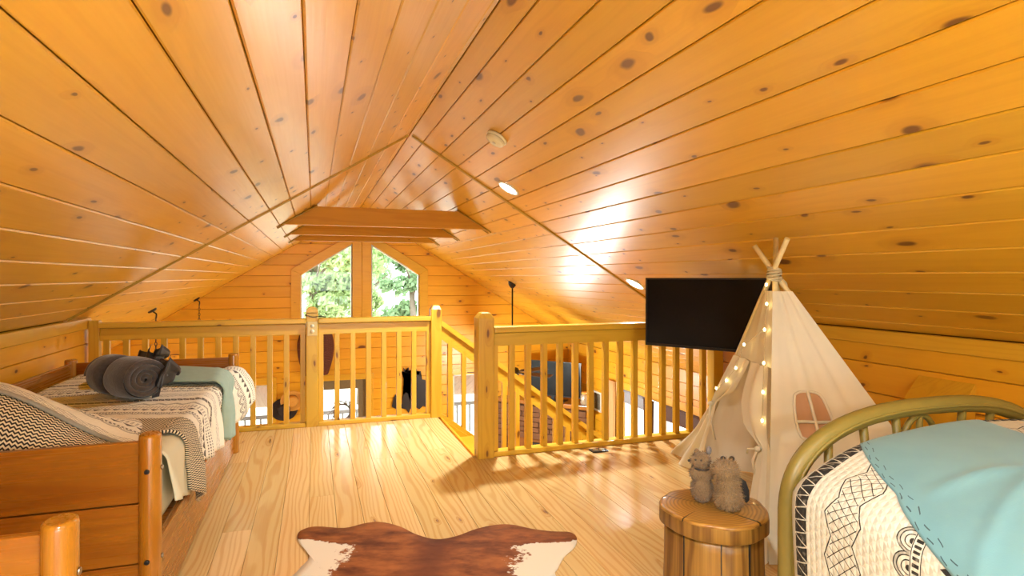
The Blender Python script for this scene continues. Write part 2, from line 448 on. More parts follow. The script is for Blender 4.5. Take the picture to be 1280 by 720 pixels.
BC = {}
def board_mesh(L, W, T, ch):
    k = (round(L, 4), round(W, 4), round(T, 4), ch)
    if k not in BC:
        m = MB(); pr = [(0, -T), (0, -ch), (ch, 0), (W - ch, 0), (W, -ch), (W, -T)]
        m.prism(pr, 0, 0, L); BC[k] = m.mesh('board')
    return BC[k]
def frame_mat(o, x, y):
    x = Vector(x).normalized(); y = Vector(y).normalized(); z = x.cross(y)
    return Matrix(((x.x, y.x, z.x, o[0]), (x.y, y.y, z.y, o[1]), (x.z, y.z, z.z, o[2]), (0, 0, 0, 1)))
def board(name, L, W, T, mat, parent, o, x, y, ch=0.004):
    me = board_mesh(L, W, T, ch)
    if me.materials and me.materials[0] != MAT[mat]: me = me.copy(); me.materials.clear(); BC[(round(L, 4), round(W, 4), round(T, 4), ch)] = me
    ob = link(name, me, mat, parent); ob.matrix_local = frame_mat(o, x, y); return ob
def poly_board(name, pts, T, mat, parent, o, x, y, ch=0.004):
    # a flat board with a polygonal outline (2D, counter-clockwise) and a bevelled face
    n = len(pts); P = [Vector(p) for p in pts]; ins = []
    for i in range(n):
        a, b, c = P[i - 1], P[i], P[(i + 1) % n]
        e1 = (b - a).normalized(); e2 = (c - b).normalized()
        n1 = Vector((-e1.y, e1.x)); n2 = Vector((-e2.y, e2.x)); k = 1 + n1.dot(n2)
        ins.append(b + (n1 + n2) * (ch / max(k, 0.3)))
    vs = [(p.x, p.y, -T) for p in P] + [(p.x, p.y, -ch) for p in P] + [(p.x, p.y, 0) for p in ins]
    fs = [tuple(range(n))[::-1], tuple(range(2 * n, 3 * n))]
    for i in range(n):
        j = (i + 1) % n; fs += [(i, j, n + j, n + i), (n + i, n + j, 2 * n + j, 2 * n + i)]
    m = MB(); m.add(vs, fs); ob = m.build(name, mat, parent); ob.matrix_local = frame_mat(o, x, y); return ob

# ------------------------------------------------------------------ ceiling
PW = 0.1765
ceil = tag(empty('ceiling', (XC, 0, ZR)), 'sloped ceiling of knotty varnished pine boards meeting at a ridge', kind='structure')
co, si = math.cos(TH), math.sin(TH)
SLEN = (XC - XL) / co; SLENG = (XC - XLG) / co
GAP = 0.0035
def rel(p): return (p[0] - XC, p[1], p[2] - ZR)
for (ya, yb) in ((YB, YT), (YT, YW)):
    for sg, first in ((1, 0.126), (-1, 0.050)):
        d = 0.001; wd = first
        SE = SLENG if ya == YT else SLEN
        while d < SE - 0.02:
            wv = min(wd, SE - d) - GAP; L = yb - ya
            if sg > 0: board('plank', L, wv, 0.018, 'ceil', ceil, (co * d, ya, -si * d), (0, 1, 0), (co, 0, -si), 0.005)
            else: board('plank', L, wv, 0.018, 'ceil', ceil, (-co * d, yb, -si * d), (0, -1, 0), (-co, 0, -si), 0.005)
            d += wd; wd = PW
d = 0.127 + PW * 15
while d < SLENG - 0.02:       # boards over the stairwell beyond the right knee wall
    wv = min(PW, SLENG - d) - GAP
    if d > SLEN: board('plank', YT - YK2 + .05, wv, 0.018, 'ceil', ceil, (co * d, YK2 - .05, -si * d), (0, 1, 0), (co, 0, -si), 0.005)
    d += PW
m = MB()   # deck behind the boards
e = 0.02
WG = XC - XLG + .15; ZG = -WG * SL + .03
m.add([(x_, y_, z_ + t_) for t_ in (0, .2) for y_ in (YB - .15, YW + .16) for (x_, z_) in ((-WG, ZG), (0, .03), (WG, ZG))],
      [(0, 1, 4, 3), (1, 2, 5, 4), (6, 9, 10, 7), (7, 10, 11, 8), (0, 3, 9, 6), (2, 8, 11, 5), (0, 6, 7, 1), (1, 7, 8, 2), (3, 4, 10, 9), (4, 5, 11, 10)])
m.build('deck', 'back', ceil)
# battens across the slopes
for i, sg in enumerate((1, -1)):
    t = empty('trim_%d' % (i + 1), (XC, YT, ZR)); tag(t, ('right' if sg > 0 else 'left') + '-hand slope narrow olive batten running up the ceiling boards to the ridge', kind='structure')
    if sg > 0: board('batten', SLEN - 0.05, 0.035, 0.022, 'batten', t, (0.02, -0.017 + 0.035, -si * 0.02 / co - 0.012), (co, 0, -si), (0, -1, 0), 0.004).matrix_local = frame_mat((0.02 - si * .014, 0.018, -0.012 - co * .014), (co, 0, -si), (0, -1, 0))
    else: board('batten', SLEN - 0.05, 0.035, 0.022, 'batten', t, (0, 0, 0), (-co, 0, -si), (0, 1, 0), 0.004).matrix_local = frame_mat((-0.02 + si * .014, -0.018, -0.012 - co * .014), (-co, 0, -si), (0, 1, 0))
# eave trim along both knee walls
for i, (x, yx, xa) in enumerate(((XL, 1, 1), (XR, -1, -1))):
    t = empty('trim_%d' % (i + 3), (x, 0, ZE)); tag(t, 'pine trim board under the ceiling along the ' + ('left' if i == 0 else 'right') + ' knee wall', kind='structure')
    if i == 0: board('trim_board', YK1 - YB - .05, 0.085, 0.018, 'trim', t, (0.02, YB + .02, -0.09), (0, 1, 0), (0, 0, 1), 0.005)
    else: board('trim_board', YK2 - YB - .05, 0.085, 0.018, 'trim', t, (-0.02, YK2 - .03, -0.09), (0, -1, 0), (0, 0, 1), 0.005)

# collar beams
HB = 0.19
for i, yb in enumerate((6.43, 7.93, 9.27)):
    z0 = 1.822; z1 = z0 + HB
    lab = ['nearest collar beam spanning the vault, largest of three', 'middle collar beam hanging behind the nearest one', 'farthest collar beam spanning just before the gable window'][i]
    b = tag(empty('collar_beam', (XC, yb, z0)), lab, 'beam', 'collar beams')
    h0, h1 = (ZR - z0) / SL - 0.004, (ZR - z1) / SL - 0.004
    m = MB(); m.prism([(-h0, 0), (h0, 0), (h1, HB), (-h1, HB)], 1, -0.045, 0.045); m.build('beam', 'beam', b)
    for sg in (-1, 1):     # moulding where the beam meets the ceiling
        for sy in (-1, 1):
            m = MB(); n = Vector((-sg * si, 0, -co)) * 0.008
            a = Vector((sg * (h0 + 0.05), sy * 0.055, -0.05 * SL + .0)) + n; c = Vector((sg * (h1 - 0.03), sy * 0.055, HB + 0.03 * SL)) + n
            m.tube([a, c], 0.008, 6); m.build('moulding', 'batten', b)

# ------------------------------------------------------------------ walls
ROW = 0.18; R0 = -0.49
def rows(za, zb):
    k = math.floor((za - R0) / ROW + 1e-6); z = R0 + k * ROW
    while z < zb - 1e-4:
        a, b = max(z, za), min(z + ROW, zb)
        if b - a > 0.02: yield a, b
        z += ROW
def cut(iv, holes):
    out = [iv]
    for (h0, h1) in holes:
        nx = []
        for (a, b) in out:
            if h1 <= a or h0 >= b: nx.append((a, b)); continue
            if h0 > a: nx.append((a, h0))
            if h1 < b: nx.append((h1, b))
        out = nx
    return [(a, b) for a, b in out if b - a > 0.02]
WX, WHW, WZ0, WZ1 = 0.79, 1.005, 0.41, 1.335        # gable window: centre, half width, sill, shoulder
DOOR = (-0.06, 0.86, ZF, -0.49)
WINL = (-1.22, -0.70, -1.57, -0.49)
WINR = (2.40, 3.15, -1.75, -0.49)
WRI = (6.05, 8.45, -2.29, -0.49)                     # right wall window (Y range)
WLE = [(6.0, 7.8, -2.11, -0.49), (8.3, 10.1, -2.11, -0.49)]  # unseen left wall windows, added to bring daylight into the great room
BKW = (-0.75, 2.25, 0.23, 1.49)                     # added window in the unseen gable behind the camera, lets in daylight
wf = tag(empty('wall_far', (0, YW, 0)), 'far gable wall of horizontal knotty pine boards', kind='structure')
def hw(z): return min((ZR - z) / SL, XC - XLG)
def hwl(z): return min((ZR - z) / SL, XC - XL)
def ow(z):
    if z < WZ0 - 1e-3: return 0
    if z <= WZ1: return WHW
    return max(0.0, WHW - (z - WZ1) / SL)
for (a, b) in rows(ZF, ZR - 0.03):
    g = GAP / 2
    zs = (a + g, b - g)
    L = [(XC - hw(z), XC + hw(z)) for z in zs]
    if a > WZ0 - 0.01 and (ow(zs[0]) > 0.02):
        segs = [((L[0][0], WX - ow(zs[0])), (L[1][0], WX - ow(zs[1]))), ((WX + ow(zs[0]), L[0][1]), (WX + ow(zs[1]), L[1][1]))]
    else:
        holes = [(o[0], o[1]) for o in (DOOR, WINL, WINR) if o[2] < (a + b) / 2 < o[3]]
        segs = [(s, (max(s[0], L[1][0]), min(s[1], L[1][1]))) if holes or True else None for s in cut(L[0], holes)]
    for s0, s1 in segs:
        if s0[1] - s0[0] < 0.03: continue
        pts = [(s0[0], zs[0]), (s0[1], zs[0]), (s1[1], zs[1]), (s1[0], zs[1])]
        if s1[1] - s1[0] < 0.01: pts = pts[:3]
        poly_board('plank', pts, 0.018, 'wall', wf, (0, 0, 0), (1, 0, 0), (0, 0, 1))
def side_wall(o, sg, x, holes_low, za, zb, ya, yb):
    for (a, b) in rows(za, zb):
        for (s, e_) in cut((ya, yb), [(h[0], h[1]) for h in holes_low if h[2] < (a + b) / 2 < h[3]]):
            wd = b - a - GAP
            if sg < 0: board('plank', e_ - s, wd, 0.018, 'wall', o, (0, e_, a), (0, -1, 0), (0, 0, 1))
            else: board('plank', e_ - s, wd, 0.018, 'wall', o, (0, s, a), (0, 1, 0), (0, 0, 1))
wr = tag(empty('wall_right', (XRG, 0, 0)), 'right-hand side wall of the great room, horizontal pine boards', kind='structure')
side_wall(wr, -1, XRG, [WRI], ZF, ZEG, 4.0, YW)
wl = tag(empty('wall_left', (XLG, 0, 0)), 'left-hand side wall of the great room, horizontal pine boards', kind='structure')
side_wall(wl, 1, XLG, WLE, ZF, ZEG, 4.0, YW)
kr = tag(empty('wall_knee_right', (XR, 0, 0)), 'low knee wall of pine boards behind the metal bed and teepee', kind='structure')
side_wall(kr, -1, XR, [], 0.0, ZE, YB, YK2)
kl = tag(empty('wall_knee_left', (XL, 0, 0)), 'low knee wall of pine boards behind the daybeds', kind='structure')
side_wall(kl, 1, XL, [], 0.0, ZE, YB, YK1)
MB().box((0.019, YB, -0.25), (0.12, YK2, ZE - .04)).build('backing', 'trim', kr)
MB().box((-0.12, YB, -0.25), (-0.019, YK1, ZE - .04)).build('backing', 'trim', kl)
# masonry-free backing shells behind the boards, with the same openings
def shell(parent, iv, holes, zr, place, top=None):
    m = MB(); zc = sorted(set([zr[0], zr[1]] + [z for h in holes for z in (h[2], h[3]) if zr[0] < z < zr[1]]))
    for z0, z1 in zip(zc[:-1], zc[1:]):
        for (a, b) in cut(iv, [(h[0], h[1]) for h in holes if h[2] < (z0 + z1) / 2 < h[3]]): place(m, a, b, z0, z1)
    return m
m = shell(wr, (3.9, YW + .14), [WRI], (ZF, ZEG + .1), lambda m, a, b, z0, z1: m.box((0.019, a, z0), (0.14, b, z1))); m.build('backing', 'back', wr)
m = shell(wl, (3.9, YW + .14), WLE, (ZF, ZEG + .1), lambda m, a, b, z0, z1: m.box((-0.14, a, z0), (-0.019, b, z1))); m.build('backing', 'back', wl)
m = shell(wf, (XLG, XRG), [DOOR, WINL, WINR], (ZF, ZEG), lambda m, a, b, z0, z1: m.box((a, 0.019, z0), (b, 0.14, z1)))
m.prism([(XLG - .1, ZEG), (XRG + .1, ZEG), (XC + hw(WZ0) + .1, WZ0), (XC - hw(WZ0) - .1, WZ0)], 1, 0.019, 0.14)
y0, y1 = 0.019, 0.14
for sg in (-1, 1):
    XE = XC + sg * (hw(WZ0) + .1)
    pts = [(WX + sg * WHW, WZ0), (XE, WZ0), (XC, ZR + .06), (WX, WZ1 + WHW * SL), (WX + sg * WHW, WZ1)]
    m.prism(pts, 1, y0, y1)
m.build('backing', 'back', wf)
# the gable behind the camera
wb = tag(empty('wall_back', (0, YB, 0)), 'gable wall of pine boards behind the beds with an added wide window', kind='structure')
for (a, b) in rows(0.0, ZR - 0.03):
    zs = (a + 0.002, b - 0.002); L = [(XC - hwl(z), XC + hwl(z)) for z in zs]
    hol = [(BKW[0], BKW[1])] if BKW[2] < (a + b) / 2 < BKW[3] else []
    for s in cut(L[0], hol):
        s1 = (max(s[0], L[1][0]), min(s[1], L[1][1]))
        if s1[1] - s1[0] < 0.02: continue
        pts = [(-s[1], zs[0]), (-s[0], zs[0]), (-s1[0], zs[1]), (-s1[1], zs[1])]
        poly_board('plank', pts, 0.018, 'wall', wb, (0, 0, 0), (-1, 0, 0), (0, 0, 1))
m = shell(wb, (XL, XR), [BKW], (-0.3, BKW[3]), lambda m, a, b, z0, z1: m.box((max(a, XC - hwl(z1)), -0.14, z0), (min(b, XC + hwl(z1)), -0.019, z1)))
m.prism([(XC - hwl(BKW[3]) - .1, BKW[3]), (XC + hwl(BKW[3]) + .1, BKW[3]), (XC, ZR + .06)], 1, -0.14, -0.019); m.build('backing', 'back', wb)

# ------------------------------------------------------------------ floors
fl_ = tag(empty('floor', (0, 0, 0)), 'loft floor of wide pale pine boards with grain and knots', kind='structure')
x = XL; FW = 0.138; i = 0
while x < XR - 0.01:
    wd = min(FW, XR - x) - 0.0015
    end = YR1 + 0.03 if x + wd / 2 < XS else YR2 + 0.03
    y = YB; ln = 1.0 + random.random() * 3.2
    while y < end - 0.02:
        ye = min(end, y + ln)
        if end - ye < 0.6: ye = end
        board('plank', ye - y - 0.001, wd, 0.02, 'floor', fl_, (x + wd, y, 0), (0, 1, 0), (-1, 0, 0), 0.0012)
        y = ye; ln = random.choice((2.4, 3.0, 3.6, 4.2))
    x += FW; i += 1
m = MB(); m.box((XL - .02, YB, -0.26), (XS, YR1 + .02, -0.021)); m.box((XS, YB, -0.26), (XR, YR2 + .02, -0.021)); m.build('joist_deck', 'trim', fl_)
m = MB(); m.box((XS + .0, YR2 + .03, -0.2), (XS + 0.02, YR1 + .03, -0.002), 0.004); m.build('edge_board', 'trim', fl_)
m = MB(); m.box((XL, YR1 + .031, -0.27), (XS + 0.02, YR1 + .05, -0.002), 0.004); m.build('edge_board', 'trim', fl_)
m = MB(); m.box((XS + .02, YR2 + .031, -0.27), (XR - .02, YR2 + .05, -0.002), 0.004); m.build('edge_board', 'trim', fl_)
lf = tag(empty('floor_lower', (0, 0, ZF)), 'pine board floor of the great room below the loft', kind='structure')
x = XLG
while x < XRG - 0.01:
    wd = min(0.16, XRG - x)
    board('plank', YW - 4.0, wd - .002, 0.02, 'floor', lf, (x + wd, 4.0, 0), (0, 1, 0), (-1, 0, 0), 0.0012); x += 0.16
m = MB(); m.box((XLG - .1, 3.9, -0.2), (XRG + .1, YW + .1, -0.021)); m.build('slab', 'back', lf)
m = MB(); m.box((XLG, 3.9, ZF), (XRG, 4.0, -0.265)); m.prism([(XLG, -.265), (XL - .12, -.265), (XL - .12, roof(XL - .12)), (XLG, ZEG)], 1, 3.9, 4.0); m.prism([(XR + .12, -.265), (XRG, -.265), (XRG, ZEG), (XR + .12, roof(XR + .12))], 1, 3.9, 4.0)
wu = tag(m.build('wall_under_loft', 'trim'), 'plain pine partition below the loft', kind='structure')

# ------------------------------------------------------------------ gable window
tw = 0.15
g = tag(empty('window_1', (WX, YW, 0)), 'tall twin gable window with sloped tops looking onto trees', kind='structure')
mh = 0.16                                           # half width of the centre mullion
for sg in (-1, 1):
    pl = lambda x_, z_: (sg * x_, z_)
    ztop = WZ1 + (WHW - mh) * SL
    pane = [(mh, WZ0), (WHW, WZ0), (WHW, WZ1), (mh, ztop)]
    m = MB(); m.prism([pl(*p) for p in pane], 1, 0.055, 0.062); m.build('pane', 'glass', g)
    # sash frame
    m = MB(); fw = 0.022
    inn = [(mh + fw, WZ0 + fw), (WHW - fw, WZ0 + fw), (WHW - fw, WZ1 - fw * .6), (mh + fw, ztop - fw * 1.6)]
    vs = [(sg * p[0], 0.03, p[1]) for p in pane] + [(sg * p[0], 0.03, p[1]) for p in inn] + [(sg * p[0], 0.09, p[1]) for p in pane] + [(sg * p[0], 0.09, p[1]) for p in inn]
    fs = []
    for i in range(4):
        j = (i + 1) % 4; fs += [(i, j, 4 + j, 4 + i), (8 + i, 8 + j, 12 + j, 12 + i), (4 + i, 4 + j, 12 + j, 12 + i), (i, j, 8 + j, 8 + i)]
    m.add(vs, fs); m.build('sash', 'white', g)
    T = 0.03
    dirx = (1, 0, 0)
    def tb(pts):
        pts = [(sg * p[0], p[1]) for p in pts]
        if sg < 0: pts = pts[::-1]
        o_ = poly_board('casing', pts, 0.025, 'trim', g, (0, -0.02, 0), (1, 0, 0), (0, 0, 1), 0.004); return o_
    k = math.sqrt(1 + SL * SL) * tw
    sh = WZ1 + (k - SL * tw)          # outer shoulder height
    tb([(WHW, WZ0 - .1), (WHW + tw, WZ0 - .1), (WHW + tw, sh), (WHW, WZ1)])
    tb([(WHW, WZ1), (WHW + tw, sh), (mh, sh + (WHW + tw - mh) * SL), (mh, ztop)])
    tb([(0.002, WZ0 - .1), (mh, WZ0 - .1), (mh, ztop + k), (0.002, ztop + k + mh * SL)])
    # reveal
    m = MB(); m.add([(sg * a, b, c) for (a, b, c) in ((WHW, -0.02, WZ0), (WHW, 0.1, WZ0), (WHW, 0.1, WZ1), (WHW, -0.02, WZ1), (mh, -0.02, ztop), (mh, 0.1, ztop), (mh, 0.1, WZ0), (mh, -0.02, WZ0))],
                    [(0, 1, 2, 3), (3, 2, 5, 4), (4, 5, 6, 7), (7, 6, 1, 0)]); m.build('reveal', 'trim', g)
m = MB(); m.prism([(-mh, WZ0 - .1), (mh, WZ0 - .1), (mh, ztop + .1), (-mh, ztop + .1)], 1, 0.0, 0.1); m.build('mullion', 'trim', g)
m = MB(); m.box((-WHW - tw, -0.03, WZ0 - .1), (WHW + tw, 0.019, WZ0), 0.004); m.build('sill', 'trim', g)

def rect_window(name, o, rz, L, za, zb, label, nm=1, casing=0.11, glass='glass', proud=0.02):
    g = tag(empty(name, o, rz), label, kind='structure')    # local x along the wall, local -y into the room
    m = MB(); m.box((0.03, 0.06, za + .03), (L - .03, 0.066, zb - .03)); m.build('pane', glass, g)
    for (a, b, c, d) in ((0, L, za, za + .04), (0, L, zb - .04, zb), (0, .04, za, zb), (L - .04, L, za, zb)):
        m = MB(); m.box((a, 0.03, c), (b, 0.1, d)); m.build('sash', 'white', g)
    for k in range(1, nm):
        m = MB(); m.box((L * k / nm - .02, 0.03, za), (L * k / nm + .02, 0.1, zb)); m.build('sash', 'white', g)
    for (a, b, c, d) in ((-casing, L + casing, zb, zb + casing), (-casing, L + casing, za - casing, za), (-casing, 0, za, zb), (L, L + casing, za, zb)):
        m = MB(); m.box((a, -proud, c), (b, 0.01, d), 0.004); m.build('casing', 'trim', g)
    for (a, b, c, d) in ((0, L, zb - .012, zb), (0, L, za, za + .012), (0, .012, za, zb), (L - .012, L, za, zb)):
        m = MB(); m.box((a, -proud, c), (b, 0.12, d)); m.build('jamb', 'trim', g)
    return g
rect_window('window_2', (WINL[0], YW, 0), 0, WINL[1] - WINL[0], WINL[2], WINL[3], 'small ground-floor window in the far wall beside the hats')
rect_window('window_3', (WINR[0], YW, 0), 0, WINR[1] - WINR[0], WINR[2], WINR[3], 'ground-floor window in the far wall behind the stair railing', casing=0.1)
rect_window('window_4', (XRG, WRI[1], 0), -PI / 2, WRI[1] - WRI[0], WRI[2], WRI[3], 'wide window in the right wall below the loft with shades', 2, casing=0.1)
for i, h in enumerate(WLE):
    rect_window('window_%d' % (5 + i), (XLG, h[0], 0), PI / 2, h[1] - h[0], h[2], h[3], ('first' if i == 0 else 'second') + ' added unseen window in the left wall of the great room, counted from the loft', 2)
rect_window('window_7', (BKW[1], YB, 0), PI, BKW[1] - BKW[0], BKW[2], BKW[3], 'added wide window in the unseen gable wall behind the beds', 2, casing=0.1)
# light portals in the openings (sampling guides for the sky, they emit nothing themselves)
def portal(c, sx, sy, rot):
    l = bpy.data.lights.new('sky_portal', 'AREA'); l.shape = 'RECTANGLE'; l.size = sx; l.size_y = sy; l.cycles.is_portal = True
    o = bpy.data.objects.new('sky_portal', l); COL.objects.link(o); o.location = c; o.rotation_euler = rot
portal((WX, YW + .13, (WZ0 + 1.9) / 2), 2.1, 1.5, (-PI / 2, 0, 0))
portal((0.4, YW + .13, -1.5), 0.9, 2.0, (-PI / 2, 0, 0))
portal((-0.96, YW + .13, -1.03), .55, 1.1, (-PI / 2, 0, 0))
portal((2.76, YW + .13, -1.12), .75, 1.3, (-PI / 2, 0, 0))
portal((XRG + .13, 7.25, -1.39), 1.8, 2.4, (0, PI / 2, 0))
for h in WLE: portal((XLG - .13, (h[0] + h[1]) / 2, -1.30), 1.7, 1.9, (0, -PI / 2, 0))
portal(((BKW[0] + BKW[1]) / 2, YB - .13, (BKW[2] + BKW[3]) / 2), 3.0, 1.3, (PI / 2, 0, 0))

# entrance door in the far wall
d = tag(empty('door_1', (DOOR[0], YW, ZF)), 'glazed entrance door with taupe frame and a twig wreath', kind='structure')
DL, DH = DOOR[1] - DOOR[0], DOOR[3] - ZF
for (a, b, c, e_) in ((0.0, 0.16, 0, DH), (DL - .13, DL, 0, DH), (0.16, DL - .13, DH - .16, DH), (0.16, DL - .13, 0, 0.5)):
    m = MB(); m.box((a, 0.03, c), (b, 0.075, e_)); m.build('door_frame', 'taupe', d)
m = MB(); m.box((0.16, 0.048, 0.5), (DL - .13, 0.055, DH - .16)); m.build('pane', 'glass', d)
for (a, b, c, e_) in ((-.12, 0, 0, DH), (DL, DL + .13, 0, DH), (-.12, DL + .13, DH, DH + .1)):
    m = MB(); m.box((a, -0.02, c), (b, 0.03, e_), 0.004); m.build('casing', 'trim', d)
m = MB(); m.tube([(0.08, 0.03, .98), (0.08, -0.03, .98)], 0.012, 8); m.ell((0.08, -0.045, .98), (0.028, 0.022, 0.028)); m.build('door_knob', 'steel', d)
wrth = tag(empty('wreath', (0.465, YW + 0.02, -1.04)), 'twig wreath hanging on the glazed entrance door', 'wreath')
m = MB(); rg = random.Random(4)
for k in range(150):
    a = rg.random() * 2 * PI; r0 = 0.12 + rg.random() * 0.03; a2 = a + rg.uniform(0.25, 0.6); r1 = r0 + rg.uniform(-0.02, 0.09)
    mid = ((r0 + r1) / 2 + .02, (a + a2) / 2)
    P = lambda r_, t_, y_: (r_ * math.cos(t_), y_, r_ * math.sin(t_))
    m.tube([P(r0, a, rg.uniform(-.03, 0)), P(mid[0], mid[1], rg.uniform(-.05, 0)), P(r1, a2, rg.uniform(-.04, 0))], 0.004, 4)
tg = m.build('twigs', plain('twig_brown', lin(120, 96, 80), 0.8), wrth); tg['kind'] = 'stuff'
m = MB(); m.tube([(0.13 * math.cos(2 * PI * k / 24), 0, 0.13 * math.sin(2 * PI * k / 24)) for k in range(24)], 0.014, 6, closed=True); m.build('hoop', 'bark', wrth)

# ------------------------------------------------------------------ recessed lamps, smoke detector
def slope_mat(x, y, off=0.0):
    sg = 1 if x > XC else -1
    n = Vector((-sg * si, 0, -co)); z = roof(x)
    q = Vector((0, 0, -1)).rotation_difference(n)
    return Matrix.Translation(Vector((x, y, z)) + n * off) @ q.to_matrix().to_4x4()
def recessed(x, y, label, power):
    L = tag(empty('recessed_light'), label, 'light', 'recessed ceiling lights'); L.matrix_world = slope_mat(x, y)
    m = MB(); m.lathe([(0.078, -0.002), (0.078, -0.010), (0.09, -0.012), (0.098, -0.006), (0.098, 0.0)], seg=32, cap=False); m.build('trim_ring', 'white', L)
    m = MB(); m.lathe([(0.001, -0.022), (0.04, -0.019), (0.066, -0.011), (0.079, -0.003), (0.079, -0.001), (0.001, -0.001)], seg=32); m.build('lens', 'lampglow', L)
    l = bpy.data.lights.new('lamp_light', 'AREA'); l.shape = 'DISK'; l.size = 0.10; l.energy = power; l.color = WARM; l.spread = math.radians(142)
    o = bpy.data.objects.new('lamp_light', l); COL.objects.link(o); o.parent = L; o.matrix_local = Matrix.Translation((0, 0, -0.045)) @ Quaternion().slerp(L.matrix_world.to_quaternion().inverted(), 0.5).to_matrix().to_4x4()
    return L
recessed(1.52, 4.63, 'round recessed light in the right slope near the smoke detector', LAMP)
recessed(2.80, 4.80, 'low round recessed light in the right slope beside the television', LAMP * 0.5)
recessed(1.52, 0.45, 'added unseen recessed light in the right slope above the metal bed', LAMP * 0.14)  # added lamp out of view, lights the near right side
recessed(0.08, 0.45, 'added unseen recessed light in the left slope above the near daybed', LAMP * 0.9)  # second added lamp out of view, lights the near left side
sd = tag(empty('smoke_detector'), 'round cream smoke detector on the right ceiling slope', 'smoke detector'); sd.matrix_world = slope_mat(1.176, 3.82) @ Matrix.Scale(1.2, 4)
MB().lathe([(0.05, 0.0), (0.062, -0.002), (0.063, -0.014), (0.058, -0.016)], seg=32).build('base', 'cream', sd)
MB().lathe([(0.056, -0.016), (0.056, -0.03), (0.05, -0.038), (0.02, -0.041), (0.001, -0.041)], seg=32).build('cover', 'cream', sd)
MB().lathe([(0.010, -0.040), (0.010, -0.044), (0.001, -0.044)], seg=12).build('test_button', 'white', sd)

# ------------------------------------------------------------------ railings
ZTOP = 0.93
BAL = 0.042
bal_cache = {}
def baluster(parent, x, y, z0, z1, w_=BAL):
    k = (round(z1 - z0, 3), w_)
    if k not in bal_cache: bal_cache[k] = MB().box((-w_ / 2, -w_ / 2, 0), (w_ / 2, w_ / 2, z1 - z0), 0.003).mesh('baluster')
    o = link('baluster', bal_cache[k], 'railz', parent); o.location = (x, y, z0); return o
def newel(parent, x, y, w_, h, top):
    m = MB(); b = w_ / 2; c = 0.006
    sec = [(-b + c, -b), (b - c, -b), (b, -b + c), (b, b - c), (b - c, b), (-b + c, b), (-b, b - c), (-b, -b + c)]
    vs = []; lev = []
    if top == 'chamfer': lev = [(0, 1), (h - 0.04, 1), (h - 0.006, 0.62), (h, 0.5)]
    else: lev = [(0, 1), (h - 0.05, 1)]
    for z, k in lev: vs += [(p[0] * k, p[1] * k, z) for p in sec]
    n = len(lev); fs = [tuple(range(8))[::-1], tuple(range((n - 1) * 8, n * 8))]
    for i in range(n - 1):
        for k in range(8): fs.append((i * 8 + k, i * 8 + (k + 1) % 8, (i + 1) * 8 + (k + 1) % 8, (i + 1) * 8 + k))
    if top == 'round':        # rounded tombstone head
        fs = fs[:1] + fs[2:]
        pr = [(-b, 0), (b, 0), (b, .018), (b * .86, .036), (b * .55, .05), (b * .2, .055), (-b * .2, .055), (-b * .55, .05), (-b * .86, .036), (-b, .018)]
        m.add(vs, fs); m.prism([(p[0], p[1] + h - 0.055) for p in pr], 1, -b, b)
    else: m.add(vs, fs)
    o = m.build('newel_post', 'railz', parent); o.location = (x, y, 0); return o
def rail_run(parent, xa, xb, y, bals):
    L = xb - xa
    def hb(nm, z0, z1, dy):
        m = MB(); m.box((0, -dy, 0), (L, dy, z1 - z0), 0.006); o = m.build(nm, 'rail', parent); o.location = (xa, y, z0)
    hb('handrail', ZTOP - 0.04, ZTOP, 0.06); hb('upper_rail', ZTOP - 0.14, ZTOP - 0.046, 0.02); hb('bottom_rail', 0.0005, 0.036, 0.045)
    m = MB(); m.box((0, -0.012, 0), (L, 0.012, 0.008)); o = m.build('fillet', 'batten', parent); o.location = (xa, y, ZTOP - 0.0465)
    for bx in bals: baluster(parent, bx, y + 0.0, 0.035, ZTOP - 0.13)
Y1 = YR1 - 0.045
r1 = tag(empty('loft_railing', (0, 0, 0)), 'long pine baluster railing along the loft edge behind the daybed', 'railing')
newel(r1, -0.015, Y1, 0.10, 1.03, 'round'); newel(r1, 1.065, Y1, 0.10, 1.03, 'chamfer')
baluster(r1, XL + 0.06, Y1, 0.0, ZTOP + 0.02, 0.07).name = 'wall_post'
rail_run(r1, XL + 0.095, -0.066, Y1, [-0.091 - 0.1316 * k for k in range(12)])
rail_run(r1, 0.036, 1.014, Y1, [0.058 + 0.1344 * k for k in range(8)])
Y2 = YR2 - 0.0
r2 = tag(empty('stairwell_railing', (0, 0, 0)), 'pine baluster railing guarding the stairwell below the television', 'railing')
newel(r2, 1.16, Y2, 0.12, 1.035, 'chamfer')
rail_run(r2, 1.222, 3.10, Y2, [1.24 + 0.127 * k for k in range(15)])
m = MB(); m.box((-0.045, -0.045, 0), (0.045, 0.045, 0.97), 0.004); o = m.build('end_post', 'railz', r2); o.location = (3.14, Y2, 0)

# stairs
SX, SR, NT = 0.262, 0.1923, 12
st = tag(empty('staircase', (XS, 0, 0)), 'pine staircase going down beside the stairwell railing', 'stairs')
for k in range(NT):
    x0 = 0.02 + k * SX; z = -(k + 1) * SR
    m = MB(); m.box((x0 - 0.0, YR2 + .06, z - 0.03), (x0 + SX + .02, YR1 - 0.1, z), 0.005); m.build('tread', 'trim', st)
    m = MB(); m.box((x0 + SX - .004, YR2 + .06, z - SR), (x0 + SX + .014, YR1 - 0.1, z - 0.031)); m.build('riser', 'trim', st)
for yy in (YR1 - 0.098,):
    m = MB(); xe = 3.2; m.prism([(0.02, -0.02), (0.02, -0.32), (xe, -0.32 - xe * SR / SX), (xe, 0.0 - xe * SR / SX + .06)], 1, yy, yy + 0.035); m.build('stringer', 'trim', st)
sr_ = tag(empty('stair_railing', (0, 0, 0)), 'sloping pine railing running down the staircase from the corner post', 'railing')
slp = SR / SX; xa, xb = 1.115, 4.2; za = 0.89
